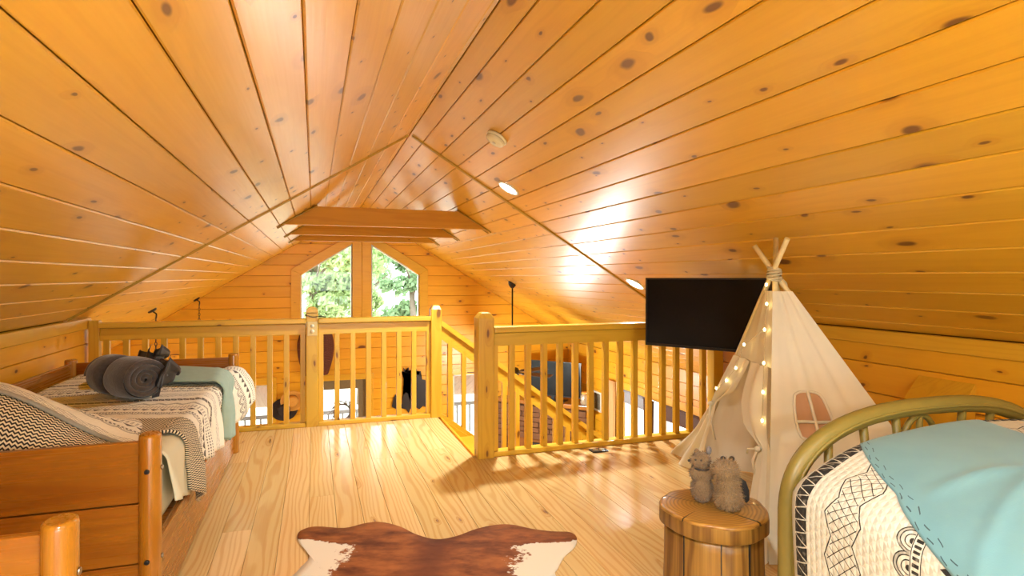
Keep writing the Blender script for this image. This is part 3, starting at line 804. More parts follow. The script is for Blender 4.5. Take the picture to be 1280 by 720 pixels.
def slope_bar(nm, dz0, dz1, dy):
    m = MB(); m.prism([(xa, za + dz0), (xb, za + dz0 - (xb - xa) * slp), (xb, za + dz1 - (xb - xa) * slp), (xa, za + dz1)], 1, Y1 - dy, Y1 + dy)
    return m.build(nm, 'rail', sr_)
slope_bar('handrail', -0.05, 0.0, 0.045); slope_bar('fillet', -0.08, -0.045, 0.012); slope_bar('upper_rail', -0.175, -0.078, 0.02); slope_bar('bottom_rail', -0.92, -0.86, 0.03)
for k in range(23):
    bx = 1.20 + 0.1325 * k
    zt = za - 0.13 - (bx - xa) * slp
    baluster(sr_, bx, Y1, zt - 0.745, zt)

# socket plate and cord on the left newel, floor outlet
wo = tag(empty('outlet_plate', (-0.012, Y1 - 0.0505, 0.845)), 'almond outlet plate on the round-topped railing post', 'outlet')
MB().box((-0.04, -0.006, -0.06), (0.04, 0.0, 0.06), 0.002).build('plate', 'plate', wo)
for z in (-0.022, 0.022):
    MB().lathe([(0.016, 0), (0.016, 0.004), (0.001, 0.004)], seg=14).build('socket', 'cream', wo).matrix_local = Matrix.Translation((0, -0.006, z)) @ Matrix.Rotation(PI / 2, 4, 'X')
cd = MB(); pts = []
for k in range(40):
    a = PI * 0.75 + k / 39 * PI * 0.9; pts.append((-0.015 + 0.0585 * max(-0.92, min(0.92, 1.25 * math.cos(a))), Y1 + 0.0585 * max(-0.92, min(0.92, 1.25 * math.sin(a))), 0.955 + 0.010 * math.sin(a * 2.2)))
pts += [(0.06, Y1 - .07, 0.95), (0.09, Y1 - .075, 0.945)]
tag(cd.tube(pts, 0.0035, 6).build('cord', 'black'), 'thin black cord wrapped around the round-topped railing post', 'cord')
fo = tag(empty('floor_outlet', (2.03, 3.93, 0)), 'small black floor outlet box beside the stairwell railing', 'outlet'); fo.location = (2.0, 3.955, 0.0)
MB().box((-0.062, -0.04, 0.0), (0.062, 0.04, 0.010), 0.003).build('frame', 'black', fo)
for sx_ in (-0.026, 0.026): MB().lathe([(0.02, 0.0), (0.02, 0.013), (0.001, 0.013)], seg=14).build('socket', 'cream', fo).location = (sx_, 0, 0)

# ------------------------------------------------------------------ televisions
def tv_set(name, label, w_, h, loc, rz):
    t = tag(empty(name, loc, rz), label, 'television')
    m = MB(); m.box((-w_ / 2, 0.006, 0), (w_ / 2, 0.045, h), 0.006); m.build('housing', 'black', t)
    m = MB(); m.box((-w_ / 2 + .012, 0.0, 0.018), (w_ / 2 - .012, 0.0065, h - .012)); m.build('screen', 'screen', t)
    m = MB()
    for (a, b, c, e_) in ((-w_ / 2, w_ / 2, h - .012, h), (-w_ / 2, w_ / 2, 0, .018), (-w_ / 2, -w_ / 2 + .012, 0.018, h - .012), (w_ / 2 - .012, w_ / 2, 0.018, h - .012)):
        m.box((a, -0.003, c), (b, 0.0062, e_))
    m.build('bezel', 'black', t)
    m = MB(); m.box((-w_ * .3, 0.045, h * .15), (w_ * .3, 0.075, h * .6), 0.01); m.build('rear_cover', 'black', t)
    return t
# loft television: left end farther away, right end nearer the camera
dL, dR = Vector((2.228, 3.675)), Vector((2.665, 2.955))
ang = math.atan2(dR.y - dL.y, dR.x - dL.x); c = (dL + dR) / 2; wdt = (dR - dL).length
tv = tv_set('television', 'black flat television hung from the right ceiling slope beside the teepee', wdt, 0.475, (c.x, c.y, 0.808), ang)
nb = Vector((-math.sin(ang), math.cos(ang)))
xa_ = (ZR - 1.06) / SL + XC; la = (xa_ - c.x) / nb.x - 0.01
m = MB(); m.tube([(0, 0.07, 0.252), (0, la, 0.252)], 0.02, 8)
m.box((-0.1, 0.07, 0.2), (0.1, 0.085, 0.4), 0.003); m.build('ceiling_mount', 'black', tv)

# ------------------------------------------------------------------ left daybeds
XBa, XBb = -1.57, -0.56
def daybed(Y0, Y1_, label):
    b = tag(empty('daybed', ((XBa + XBb) / 2, Y0, 0)), label, 'bed', 'wooden daybeds along the left wall')
    ox, oy = (XBa + XBb) / 2, Y0; Lb = Y1_ - Y0; hx = (XBb - XBa) / 2
    for (px, py) in ((-hx, 0), (hx, 0), (-hx, Lb), (hx, Lb)):
        m = MB(); m.lathe([(0.97, 0), (1, .004), (1, 0.712), (0.96, 0.722), (0.8, 0.726)], seg=24, fn=lambda a, z: 1.0 / math.sqrt((math.cos(a) / 0.036) ** 2 + (math.sin(a) / 0.046) ** 2))
        o = m.build('post', 'bedz', b); o.location = (px, py, 0)
        for zz in (0.28, 0.60):
            for dx, dy in (((0.036 if px > 0 else -0.036), 0), (0, -0.046 if py == 0 else 0.046)):
                bo = MB().lathe([(0.009, 0), (0.009, 0.004), (0.006, 0.006)], seg=10).build('bolt', 'steel' if dy == 0 else 'black', b)
                rt = Matrix.Rotation(PI / 2 if dx > 0 else -PI / 2, 4, 'Y') if dy == 0 else Matrix.Rotation(PI / 2 if dy < 0 else -PI / 2, 4, 'X')
                bo.matrix_local = Matrix.Translation((px + dx, py + dy, zz)) @ rt
    for py in (0, Lb):                          # end boards of three planks
        for (z0, z1) in ((0.055, 0.262), (0.267, 0.477), (0.482, 0.70)):
            m = MB(); m.box((-hx + .03, py - 0.014, z0), (hx - .03, py + 0.014, z1), 0.004); m.build('end_plank', 'bed', b)
    for (z0, z1) in ((0.30, 0.49), (0.495, 0.70)):     # wall-side back boards
        me = MB().box((0, -0.012, 0), (Lb - .06, 0.012, z1 - z0), 0.004).mesh('back_plank'); o = link('back_plank', me, 'bed', b)
        o.matrix_local = frame_mat((-hx, 0.03, z0), (0, 1, 0), (-1, 0, 0))
    me = MB().box((0, -0.012, 0), (Lb - .06, 0.012, 0.285), 0.004).mesh('front_panel'); o = link('front_panel', me, 'bed', b); o.matrix_local = frame_mat((hx - 0.005, 0.03, 0.012), (0, 1, 0), (-1, 0, 0))
    m = MB(); m.box((-hx + .02, 0.02, 0.24), (hx - .02, Lb - .02, 0.285)); m.build('slat_base', 'bed', b)
    mt = tag(MB().box((XBa + .03, Y0 + .03, 0.287), (XBb - .025, Y1_ - .03, 0.6), 0.05).build('mattress', 'sheet'), 'sage-white sheeted mattress in the ' + ('near daybed' if Y0 < 1 else 'quilted daybed'), 'mattress')
    for p in mt.data.polygons: p.use_smooth = True
    return b
daybed(2.44, 4.78, 'honey-stained wooden daybed holding the quilt and rolled blanket')
daybed(-0.70, 1.64, 'honey-stained wooden daybed in front of the quilted one, only its end showing')

def sst(t): t = max(0, min(1, t)); return t * t * (3 - 2 * t)
def nz(x, y, s=1.0, o=0.0): return noise.noise(Vector((x * s + o, y * s - o, o * 1.7)))
# quilt spread on the daybed, hanging over the room side
q = tag(empty('quilt', (-1.05, 3.7, 0.6)), 'cream quilt with small dark tribal print spread over the daybed', 'quilt'); off = Vector((-1.05, 3.7, 0.6))
XE = XBb + 0.005                                       # plane where it turns down
def drape(s, y, hem, zt=0.615, x0=-1.50, out=0.0):
    # s: distance from the wall side across the top and down the front
    top = XE - x0 - 0.05
    bulge = 0.012 * nz(s * 3, y * 3, 1, 2)
    if s < top: return (x0 + s, y, zt + bulge + 0.01 * math.sin(s * 4))
    a = s - top; R = 0.06; arc = R * PI / 2
    if a < arc:
        t = a / R; return (x0 + top + R * math.sin(t) + out * t / 2, y, zt + bulge - R * (1 - math.cos(t)))
    h = a - arc; wv = 0.02 * math.sin(y * 17) * min(1, h / 0.15) + 0.012 * math.sin(y * 31 + 1) * min(1, h / .1)
    return (x0 + top + R + out + wv + 0.05 * h, y, zt - R - h)
def hem_l(y): return 0.24 + 0.05 * math.sin(y * 3.1 + 1.2) - 0.06 * max(0, min(1, (3.3 - y) / 0.3))
TOPL = XE + 1.50 - 0.05 + 0.06 * PI / 2
def fq(a, b):
    y = 2.98 + b * (4.72 - 2.98); s = a * (TOPL + hem_l(y)); p = Vector(drape(s, y, 0)); k = sst((y - 4.38) / .3) * sst((a - .66) / .3)
    p.x += 0.13 * k; p.z += 0.10 * k; p.y -= 0.06 * k
    return p - off
m = MB(); m.grid(60, 70, fq, lambda a, b: (a * 1.4 + .2, b * 1.72 + .05)); solid(m.build('cover', 'quilt_l', q), 0.012, 1.0)
# turned-back strip showing the chevron reverse
def fs_(a, b):
    y = 2.79 + b * (0.30 - 0.06 * a) + 0.17 * sst((a - 0.5) / 0.45); s = 0.25 + a * (TOPL + 0.37 - 0.25 - 0.14 * (1 - b)); p = drape(s, y, 0, 0.632, out=0.012); return Vector(p) - off
m = MB(); m.grid(50, 16, fs_, lambda a, b: (b * 0.34 + .3, a * 1.3 + .1)); solid(m.build('turned_edge', 'chev', q), 0.014, 1.0)
# heap of quilt thrown back against the foot board: chevron outside, printed side on top
def heap(t, x):
    hgt = 0.31 * sst((-0.60 - x) / 0.58) * (0.94 + 0.06 * math.sin(x * 7))
    y0, z0 = 2.49 + 0.02 * math.sin(x * 9), 0.60
    if t < 0.5:
        k = t / 0.5; return (x, y0 + 0.22 * k ** 1.5, z0 + 0.012 + hgt * math.sin(k * PI / 2) ** 0.9)
    k = (t - 0.5) / 0.5; return (x, y0 + 0.22 + 0.55 * k, z0 + 0.012 + hgt * (0.5 + 0.5 * math.cos(k * PI)) + 0.014 * math.sin(k * PI) * math.sin(x * 14))
m = MB(); m.grid(44, 14, lambda a, b: Vector(heap(b * 0.43, -1.5 + a * 0.87)) - off, lambda a, b: (a * 0.9 + .1, b * 0.26 + .1)); solid(m.build('reverse_side', 'chev', q), 0.01, -1.0)
m = MB(); m.grid(44, 24, lambda a, b: Vector(heap(0.43 + b * 0.57, -1.5 + a * 0.87)) + Vector((0, -.012 * (1 - b), .012)) - off, lambda a, b: (a * 0.9 + .1, b * 0.75 + .12)); solid(m.build('printed_side', 'quilt_l', q), 0.016, -1.0)
m = MB(); m.tube([Vector(heap(0.43, -1.5 + a / 40 * 0.87)) - off + Vector((0, -.012, .006)) for a in range(41)], 0.009, 8); m.build('binding', 'binding', q)
# loose sheet corner hanging at the near end
sh = tag(empty('top_sheet', (-0.56, 2.75, 0.6)), 'pale sage sheet corner hanging off the daybed under the quilt', 'sheet'); so = Vector((-0.56, 2.75, 0.6))
m = MB(); m.grid(24, 14, lambda a, b: Vector(drape(0.75 + a * (TOPL - 0.75 + 0.14 + 0.1 * b), 2.62 + b * 0.36, 0, 0.612, out=0.004)) - so); solid(m.build('cloth', 'sheet', sh), 0.006, 1.0)
# sage throw laid across the far end
th = tag(empty('sage_throw', (-1.0, 4.4, 0.62)), 'sage green throw laid over the far end of the daybed quilt', 'blanket'); to = Vector((-1.0, 4.4, 0.62))
def ft(a, b):
    y = 4.00 + b * (0.62 - 0.34 * a * a) + 0.06 * (1 - a)
    hem = 0.30 + 0.12 * math.sin(b * PI) * 0.6 - 0.1 * b
    s = 0.30 + a * (TOPL + hem - 0.30); p = Vector(drape(s, y, 0, 0.655, out=0.018))
    p.z += 0.035 * math.sin(min(1, b * 1.1) * PI) * (1 - sst((a - 0.55) / 0.3)); p.x += 0.02 * math.sin(b * 14) * sst((a - 0.7) / 0.2)
    return p - to
m = MB(); m.grid(50, 30, ft); solid(m.build('cloth', 'sage', th), 0.008, 1.0)
# rolled blanket tied in the middle
rb = tag(empty('rolled_blanket', (-0.97, 3.72, 0.635)), 'charcoal fleece blanket rolled up and tied, lying on the daybed quilt', 'blanket')
ax = Vector((0.66, -0.75, 0)).normalized(); rb.rotation_euler = (0, 0, math.atan2(ax.y, ax.x))
R = 0.115; Lr = 0.38
m = MB()
def froll(a, b):
    x_ = (a - 0.5) * Lr; waist = 1 - 0.32 * math.exp(-((x_ + 0.03) / 0.028) ** 2); ends = 1 - 0.12 * (abs(a - .5) * 2) ** 8
    an = b * 2 * PI; r_ = R * waist * ends * (1 + 0.035 * noise.noise(Vector((x_ * 9, math.cos(an) * 1.3, math.sin(an) * 1.3))))
    return (x_, r_ * math.cos(an) * 1.08, R + r_ * math.sin(an) * 0.97)
m.grid(48, 40, froll); m.build('roll', 'throw', rb)
for sg in (-1, 1):            # spiral ends: a coiled ridge winding to the centre
    m = MB(); pts = []; rad = []
    for k in range(130):
        t = k / 129; an = t * 2 * PI * 3.6; r_ = R * 0.86 * (1 - t * 0.93)
        pts.append((sg * (Lr / 2 - 0.012 + 0.016 * (1 - abs(t - .4))), r_ * math.cos(an) * 1.06 * sg, R + r_ * math.sin(an) * 0.96)); rad.append(0.0155 * (1 - 0.25 * t))
    m.tube(pts, rad, 8); m.build('coil_end', 'throw', rb)
m = MB(); m.tube([(-0.03, R * 0.73 * math.cos(2 * PI * k / 24) * 1.08, R + R * 0.73 * math.sin(2 * PI * k / 24)) for k in range(24)], 0.009, 6, closed=True); m.build('tie', 'ribbon', rb)
m = MB()
for (c0, s0, r0, tw_) in (((0.06, 0.12, 0.19), (0.1, 0.05), 0.6, 0.3), ((0.14, 0.1, 0.17), (0.12, 0.06), -0.5, 1.2), ((0.0, 0.13, 0.2), (0.09, 0.04), 0.2, 2.2), ((0.17, 0.13, 0.1), (0.08, 0.08), 1.0, 0.9)):
    def fb(a, b, c0=c0, s0=s0, r0=r0, tw_=tw_):
        u = (a - .5) * 2; v = (b - .5) * 2
        return (c0[0] + s0[0] * u * math.cos(r0), c0[1] + 0.04 * math.sin(u * 4 + tw_) + 0.03 * v, c0[2] + s0[0] * u * math.sin(r0) * .6 + s0[1] * v * (0.25 + 0.75 * abs(u)) + 0.012 * math.sin(v * 5 + u * 3))
    m.grid(14, 10, fb)
solid(m.build('bow', 'ribbon', rb), 0.003)

# ------------------------------------------------------------------ metal bed on the right
BX0, BX1, BY = 1.47, 2.75, 1.55; BCX = (BX0 + BX1) / 2
mb_ = tag(empty('metal_bed', (BCX, BY, 0)), 'olive gold metal bed with an arched end of fanned spindles', 'bed')
hwid = (BX1 - BX0) / 2
def arch(t):    # t -1..1 superellipse arch above z=.5
    n = 2.6; a = t * PI / 2
    cx_ = math.copysign(abs(math.sin(a)) ** (2 / n), a); cz = abs(math.cos(a)) ** (2 / n)
    return (hwid * cx_, 0, 0.50 + 0.325 * cz)
def end_frame(y):
    pts = [(-hwid, y, 0.0)] + [(-hwid, y, z) for z in (0.2, 0.4)] + [(arch(t)[0], y, arch(t)[2]) for t in [-0.97 + 1.94 * k / 36 for k in range(37)]] + [(hwid, y, z) for z in (0.4, 0.2, 0.0)]
    m = MB(); m.tube(pts, 0.031, 14); m.build('arch_tube', 'gold', mb_)
    pts2 = [(arch(t)[0] * 1.0, y - 0.0305, arch(t)[2]) for t in [-0.9 + 1.8 * k / 36 for k in range(37)]]
    m = MB(); m.tube(pts2, 0.006, 6); m.build('seam', 'gold', mb_)
    m = MB(); m.tube([(-hwid, y, 0.36), (hwid, y, 0.36)], 0.016, 10); m.build('cross_bar', 'gold', mb_)
    def ztop(x_): return 0.50 + 0.325 * max(0, 1 - (abs(x_) / hwid) ** 2.6) ** (1 / 2.6)
    for xt, xb_ in ((-0.47, -0.47), (-0.32, -0.26), (-0.17, -0.11), (0.17, 0.11), (0.32, 0.26), (0.47, 0.47)):
        m = MB(); m.tube([(xt, y, ztop(xt)), (xb_, y, 0.36)], 0.014, 10); m.build('spindle', 'gold', mb_)
    cx0 = -0.05
    m = MB(); m.tube([(cx0 - .09, y, 0.36), (cx0 - .09, y, 0.64)] + [(cx0 + 0.09 * math.cos(PI - PI * k / 14), y, 0.64 + 0.155 * math.sin(PI * k / 14) ** .9) for k in range(1, 14)] + [(cx0 + .09, y, 0.64), (cx0 + .09, y, 0.36)], 0.011, 10); m.build('inner_arch', 'gold', mb_)
    m = MB(); m.tube([(cx0, y, 0.79), (cx0, y, 0.36)], 0.011, 10); m.build('spindle', 'gold', mb_)
end_frame(0.0); end_frame(-2.02)
for sx_ in (-1, 1):
    m = MB(); m.box((sx_ * (hwid - 0.02) - .02, -2.0, 0.27), (sx_ * (hwid - 0.02) + .02, -0.02, 0.34), 0.004); m.build('side_rail', 'gold', mb_)
m = MB(); m.box((-hwid - .012, -0.11, 0.26), (-hwid + .035, -0.028, 0.41), 0.004); m.build('bracket', 'gold', mb_)
m = MB(); m.lathe([(0.014, 0), (0.014, 0.012), (0.008, 0.016)], seg=10); o = m.build('bracket_bolt', 'black', mb_); o.matrix_local = Matrix.Translation((-hwid - .012, -0.07, 0.34)) @ Matrix.Rotation(-PI / 2, 4, 'Y')
mt = tag(MB().box((BX0 + .06, BY - 1.98, 0.345), (BX1 - .04, BY - 0.05, 0.66), 0.06).build('bed_mattress', 'mattress'), 'cream mattress on the olive gold metal bed under the white quilt', 'mattress')
for p in mt.data.polygons: p.use_smooth = True
# quilt: cross-section across the bed, puffed at the top
def prof(s):
    # s metres from left hem over the top to the right hem
    key = [(0.0, 1.415, 0.22), (0.2, 1.405, 0.42), (0.36, 1.402, 0.58), (0.44, 1.425, 0.645), (0.53, 1.50, 0.695), (0.75, 1.70, 0.755), (1.1, 2.05, 0.78), (1.5, 2.44, 0.765), (1.72, 2.66, 0.72), (1.80, 2.73, 0.66), (1.9, 2.765, 0.58), (2.1, 2.78, 0.4)]
    for i in range(len(key) - 1):
        if s <= key[i + 1][0]:
            k = (s - key[i][0]) / (key[i + 1][0] - key[i][0])
            p0 = key[max(i - 1, 0)]; p1 = key[i]; p2 = key[i + 1]; p3 = key[min(i + 2, len(key) - 1)]
            cr = lambda a, b, c, d_: 0.5 * (2 * b + (c - a) * k + (2 * a - 5 * b + 4 * c - d_) * k * k + (3 * b - a - 3 * c + d_) * k ** 3)
            return cr(p0[1], p1[1], p2[1], p3[1]), cr(p0[2], p1[2], p2[2], p3[2])
    return key[-1][1], key[-1][2]
def fquilt(s, v, up=0.0):
    # v metres from the foot end towards the camera
    x_, z_ = prof(s)
    e0 = prof(s + 0.01); n = Vector((-(e0[1] - z_), e0[0] - x_)); n = n.normalized() if n.length > 1e-6 else Vector((0, 1))
    rnd_ = 0.0
    if v < 0.10: rnd_ = -0.05 * (1 - v / 0.10) ** 2
    fold = 0.010 * nz(s * 4, v * 4, 1, 5) + 0.016 * nz(s * 1.6, v * 1.6, 1, 9)
    drop = 0.035 * sst((v - 0.12) / 0.9)
    x_ += n.x * (up + fold + rnd_); z_ += n.y * (up + fold + rnd_) - drop * (1 if s > .44 else s / .44)
    return Vector((x_, BY - 0.045 - v, z_))
qr = tag(empty('white_quilt', (BCX, 0.6, 0.66)), 'white stitched quilt with bold black bands over the metal bed', 'quilt'); qo = Vector((BCX, 0.6, 0.66))
m = MB(); m.grid(90, 90, lambda a, b: fquilt(a * 2.1, b * 1.9) - qo, lambda a, b: (a * 2.1, b * 1.9 - 0.005 + 0.76)); solid(m.build('cover', 'quilt_r', qr), 0.012, -1.0)
m = MB(); m.tube([fquilt(a / 90 * 2.1, 0.0) - qo for a in range(91)], 0.009, 6); m.build('binding', 'quilt_r', qr)
# teal throw across the foot, left corner swept back
tl = tag(empty('teal_throw', (BCX, 1.1, 0.78)), 'dusty teal throw draped diagonally over the white quilt', 'blanket'); to2 = Vector((BCX, 1.1, 0.78))
def fteal(a, b):
    # a across from the left edge to the right, b from the foot end towards the camera
    sL = 0.76 - 0.66 * b ** 0.9; sR = 1.24 - 0.30 * b; v = 0.012 + b * 0.98
    s = sL + (sR - sL) * a
    up = 0.016 + 0.012 * math.exp(-((v - 0.36 - 0.12 * a) / 0.02) ** 2) * math.sin(min(1, max(0, (a - .1) / .6)) * PI)
    up += 0.010 * math.exp(-((v - 0.60 + 0.2 * a) / 0.022) ** 2) * math.sin(min(1, max(0, a / .8)) * PI)
    return fquilt(s, v, up)
m = MB(); m.grid(60, 70, lambda a, b: fteal(a, b) - to2, lambda a, b: (a * 0.9 + 0.001, b * 1.0)); solid(m.build('cloth', 'teal', tl), 0.008, 1.0)

# ------------------------------------------------------------------ teepee
P = Vector((2.30, 2.52, 1.307)); FA, FB_, FC, FD = Vector((2.424, 3.437, 0)), Vector((1.944, 2.154, 0)), Vector((2.80, 1.77, 0)), Vector((3.10, 2.85, 0))
tp = tag(empty('teepee', (2.5, 2.6, 0)), 'cream canvas teepee play tent with tied door flaps and a small window', 'tent'); tpo = Vector((2.5, 2.6, 0))
def pole(F, ext, dx=0.0):
    d_ = (P - F); t = d_ * ext; m = MB(); side = Vector((d_.y, -d_.x, 0)).normalized() * dx
    m.tube([F + Vector((0, 0, 0.004)) - tpo, P + side - tpo, P + side + t - tpo], 0.0135, 10); m.build('pole', 'polewood', tp)
pole(FA, 0.135, .012); pole(FB_, 0.145, .006); pole(FC, 0.115, .012); pole(FD, 0.02, .01)
TT = 0.925
cen = (FA + FB_ + FC + FD) / 4
def facept(A, B, t, s, sag=0.02, ripple=0.006, seed=0.0):
    a = A + (P - A) * t; b = B + (P - B) * t
    p = a + (b - a) * s
    inn = (Vector((cen.x, cen.y, 0)) * (1 - t) + Vector((P.x, P.y, 0)) * t) - Vector((p.x, p.y, 0))
    inn = inn.normalized() if inn.length > 1e-4 else Vector()
    w_ = max(0, 4 * s * (1 - s)) * (1 - t * 0.85)
    amt = sag * w_ - 0.024 + ripple * (1 - t * .6) * (math.sin(s * 23 + seed + 2 * t) + 0.6 * math.sin(s * 41 + seed * 2)) * min(1, w_ * 2 + .2)
    return p + inn * amt + Vector((0, 0, 0.006))
for nm, A, B, sd_ in (('window_panel', FB_, FC, 1.0), ('back_panel', FC, FD, 2.0), ('back_panel', FD, FA, 3.0)):
    m = MB(); m.grid(36, 30, lambda a, b: facept(A, B, b * TT, a, 0.02, 0.006, sd_) - tpo); m.build(nm, 'canvas', tp)
TO = 0.635
m = MB(); m.grid(24, 14, lambda a, b: facept(FA, FB_, TO + b * (TT - TO), a, 0.01, 0.004, 4.0) - tpo); m.build('door_panel', 'canvas', tp)
outn = Vector((-(FA - FB_).y, (FA - FB_).x, 0)).normalized()
if outn.dot(Vector((-1, -0.4, 0))) < 0: outn = -outn
def interp(keys, t):
    for (a, va), (b, vb) in zip(keys[:-1], keys[1:]):
        if t <= b:
            k = (t - a) / (b - a); return va + (vb - va) * (k * k * (3 - 2 * k) * .6 + k * .4)
    return keys[-1][1]
def flap(inner, outer, tie, seed):
    def f(a, b):
        t = TO * (1 - b); so_, si_ = interp(outer, b), interp(inner, b); s = so_ + (si_ - so_) * a
        p = FA + (P - FA) * t; q_ = FB_ + (P - FB_) * t; r_ = p + (q_ - p) * s
        gath = math.exp(-((b - tie) / 0.12) ** 2)
        amp = 0.012 + 0.014 * abs(b - tie) * 2
        bul = 0.03 * math.sin(min(1, b / max(tie, .01)) * PI) if b < tie else 0.02 * (b - tie)
        return r_ + outn * (bul * math.sin(a * PI) + amp * math.sin(a * 15 + seed) * (0.25 + min(1, b * 3) * .75) + 0.024) + Vector((0, 0, 0.006)) - tpo
    m = MB(); m.grid(26, 40, f); return m.build('door_flap', 'canvas', tp)
flap([(0, 0.5), (0.2, 0.36), (0.386, 0.075), (0.5, 0.11), (1, 0.22)], [(0, 0.0), (0.386, -0.015), (0.6, -0.06), (1, -0.25)], 0.386, 0.5)
flap([(0, 0.5), (0.25, 0.53), (0.38, 0.62), (0.45, 0.90), (0.6, 0.86), (1, 0.80)], [(0, 1.035), (0.45, 1.04), (1, 1.03)], 0.45, 2.0)
# ties
def tiept(t, s): return FA + (P - FA) * t + ((FB_ + (P - FB_) * t) - (FA + (P - FA) * t)) * s + outn * 0.05 - tpo
for (t, s, dirs) in ((TO * (1 - .386), 0.03, ((0.06, -0.17), (0.09, -0.20))), (TO * 0.55, 0.95, ((-0.14, -0.06), (-0.02, -0.17)))):
    c0 = tiept(t, s); al = (FB_ - FA).normalized()
    for (dx, dz) in dirs:
        m = MB(); m.tube([c0, c0 + al * dx * .5 + Vector((0, 0, dz * .35)) + outn * .02, c0 + al * dx + Vector((0, 0, dz))], 0.006, 6); m.build('tie_string', 'canvas', tp)
    m = MB(); m.ell(c0, (0.016, 0.016, 0.014), seg=8, ring=6); m.build('tie_knot', 'canvas', tp)
# window in the panel facing the bed
def wp(s, t, o=0.008):
    n = Vector((-(FC - FB_).y, (FC - FB_).x, 0)).normalized()
    if n.dot(cen - FB_) > 0: n = -n
    n = (n + Vector((0, 0, .25))).normalized()
    return facept(FB_, FC, t, s, 0.02, 0.006, 1.0) + n * o - tpo
s0, s1, t0, t1 = 0.21, 0.53, 0.385, 0.555
def wing(a, b):   # rounded rectangle
    u = (a - .5) * 2; v = (b - .5) * 2; k = 1 - 0.16 * (u * v) ** 2
    return wp((s0 + s1) / 2 + (s1 - s0) / 2 * u * k, (t0 + t1) / 2 + (t1 - t0) / 2 * v * k)
win = MB().grid(10, 10, wing).build('tent_window', 'mesh', tp)
for pts in ([wp((s0 + s1) / 2, t0 + (t1 - t0) * k / 8, .013) for k in range(9)], [wp(s0 + (s1 - s0) * k / 8, (t0 + t1) / 2 - .02, .013) for k in range(9)]):
    m = MB(); m.tube(pts, 0.008, 6); m.build('window_bar', 'canvas', win)
bd = [wing(k / 8, 0) for k in range(8)] + [wing(1, k / 8) for k in range(8)] + [wing(1 - k / 8, 1) for k in range(8)] + [wing(0, 1 - k / 8) for k in range(8)]
m = MB(); m.tube(bd, 0.007, 6, closed=True); m.build('window_hem', 'canvas', win)
m = MB()   # lashing
for k in range(6):
    z = P.z - 0.03 + k * 0.011
    m.tube([(P.x - tpo.x + (0.033 + .004 * math.sin(k)) * math.cos(2 * PI * j / 16), P.y - tpo.y + 0.033 * math.sin(2 * PI * j / 16), z + 0.006 * math.sin(2 * PI * j / 16 + k)) for j in range(16)], 0.006, 5, closed=True)
m.tube([P - tpo + Vector((0.03, -.01, -.02)), P - tpo + Vector((0.06, -.02, -.05)), P - tpo + Vector((0.07, -.02, -.09))], 0.005, 5)
m.build('lashing', 'rope', tp)
# seam piping up the front pole
m = MB(); m.tube([FB_ + (P - FB_) * (0.01 + .91 * k / 20) + outn * 0.03 * (1 - k / 24) + Vector((.012, -.012, 0)) - tpo for k in range(21)], 0.008, 6); m.build('seam', 'canvas', tp)
# fairy lights on the tent
sl = tag(empty('string_lights', (2.1, 2.4, 0.8)), 'string of warm fairy lights strung over the teepee door', 'string lights'); slo = Vector((2.1, 2.4, 0.8))
pts = [FB_ + (P - FB_) * t + outn * 0.04 + (FA - FB_).normalized() * k_ for t, k_ in ((0.955, .0), (0.88, -0.01), (0.78, 0.012), (0.655, 0.014), (0.55, 0.018), (0.45, 0.02))]
dl = [tiept(t, s) + tpo + outn * 0.012 for t, s in ((0.705, 0.42), (0.60, 0.36), (0.53, 0.22), (0.475, 0.06))]
for pp in pts + dl:
    m = MB(); m.ell(pp - slo, (0.006, 0.006, 0.009), seg=8, ring=6); m.build('bulb', 'bulb', sl)
m = MB(); m.tube([p_ - slo for p_ in pts], 0.0014, 4); m.tube([p_ - slo for p_ in [pts[2]] + dl], 0.0014, 4); m.build('wire', 'rope', sl)

# small boxed corner against the right knee wall
tg_ = tag(empty('trim_5', (XR, 2.12, 0)), 'boxed pine corner with a sloped top against the right knee wall', kind='structure')
m = MB(); m.prism([(0, 0), (-.11, 0), (-.11, .62), (0, .74)], 1, 0, .3); m.build('corner_box', 'trim', tg_)

# ------------------------------------------------------------------ stump stool
sp = tag(empty('stump_stool', (1.46, 1.915, 0)), 'round log stump stool with a thick slab top holding plush toys', 'stool')
irr = lambda a, z: 1 + 0.02 * math.sin(3 * a + 0.5) + 0.012 * math.sin(7 * a + z * 4) + 0.008 * math.sin(13 * a + 2)
m = MB(); m.lathe([(0.19, 0.0), (0.188, 0.1), (0.184, 0.2), (0.182, 0.3), (0.182, 0.345)], seg=64, fn=irr); m.build('log', 'stump', sp)
m = MB(); m.lathe([(0.196, 0.345), (0.2, 0.35), (0.2, 0.398)], seg=64, fn=irr, cap=False); m.build('slab_edge', 'stump', sp)
m = MB(); m.lathe([(0.2, 0.398), (0.196, 0.407), (0.185, 0.41), (0.1, 0.41), (0.002, 0.41)], seg=64, fn=irr); m.build('slab_top', 'endgrain', sp)
for a0, w_ in ((4.2, .003), (4.75, .0035), (3.45, .003)):     # drying splits down the side
    m = MB(); rr = 0.184 * irr(a0, 0.2)
    m.box((-0.004, -w_ / 2, 0.002), (0.0035, w_ / 2, 0.34)); o = m.build('split', 'black', sp); o.location = (rr * math.cos(a0), rr * math.sin(a0), 0); o.rotation_euler = (0, 0, a0)

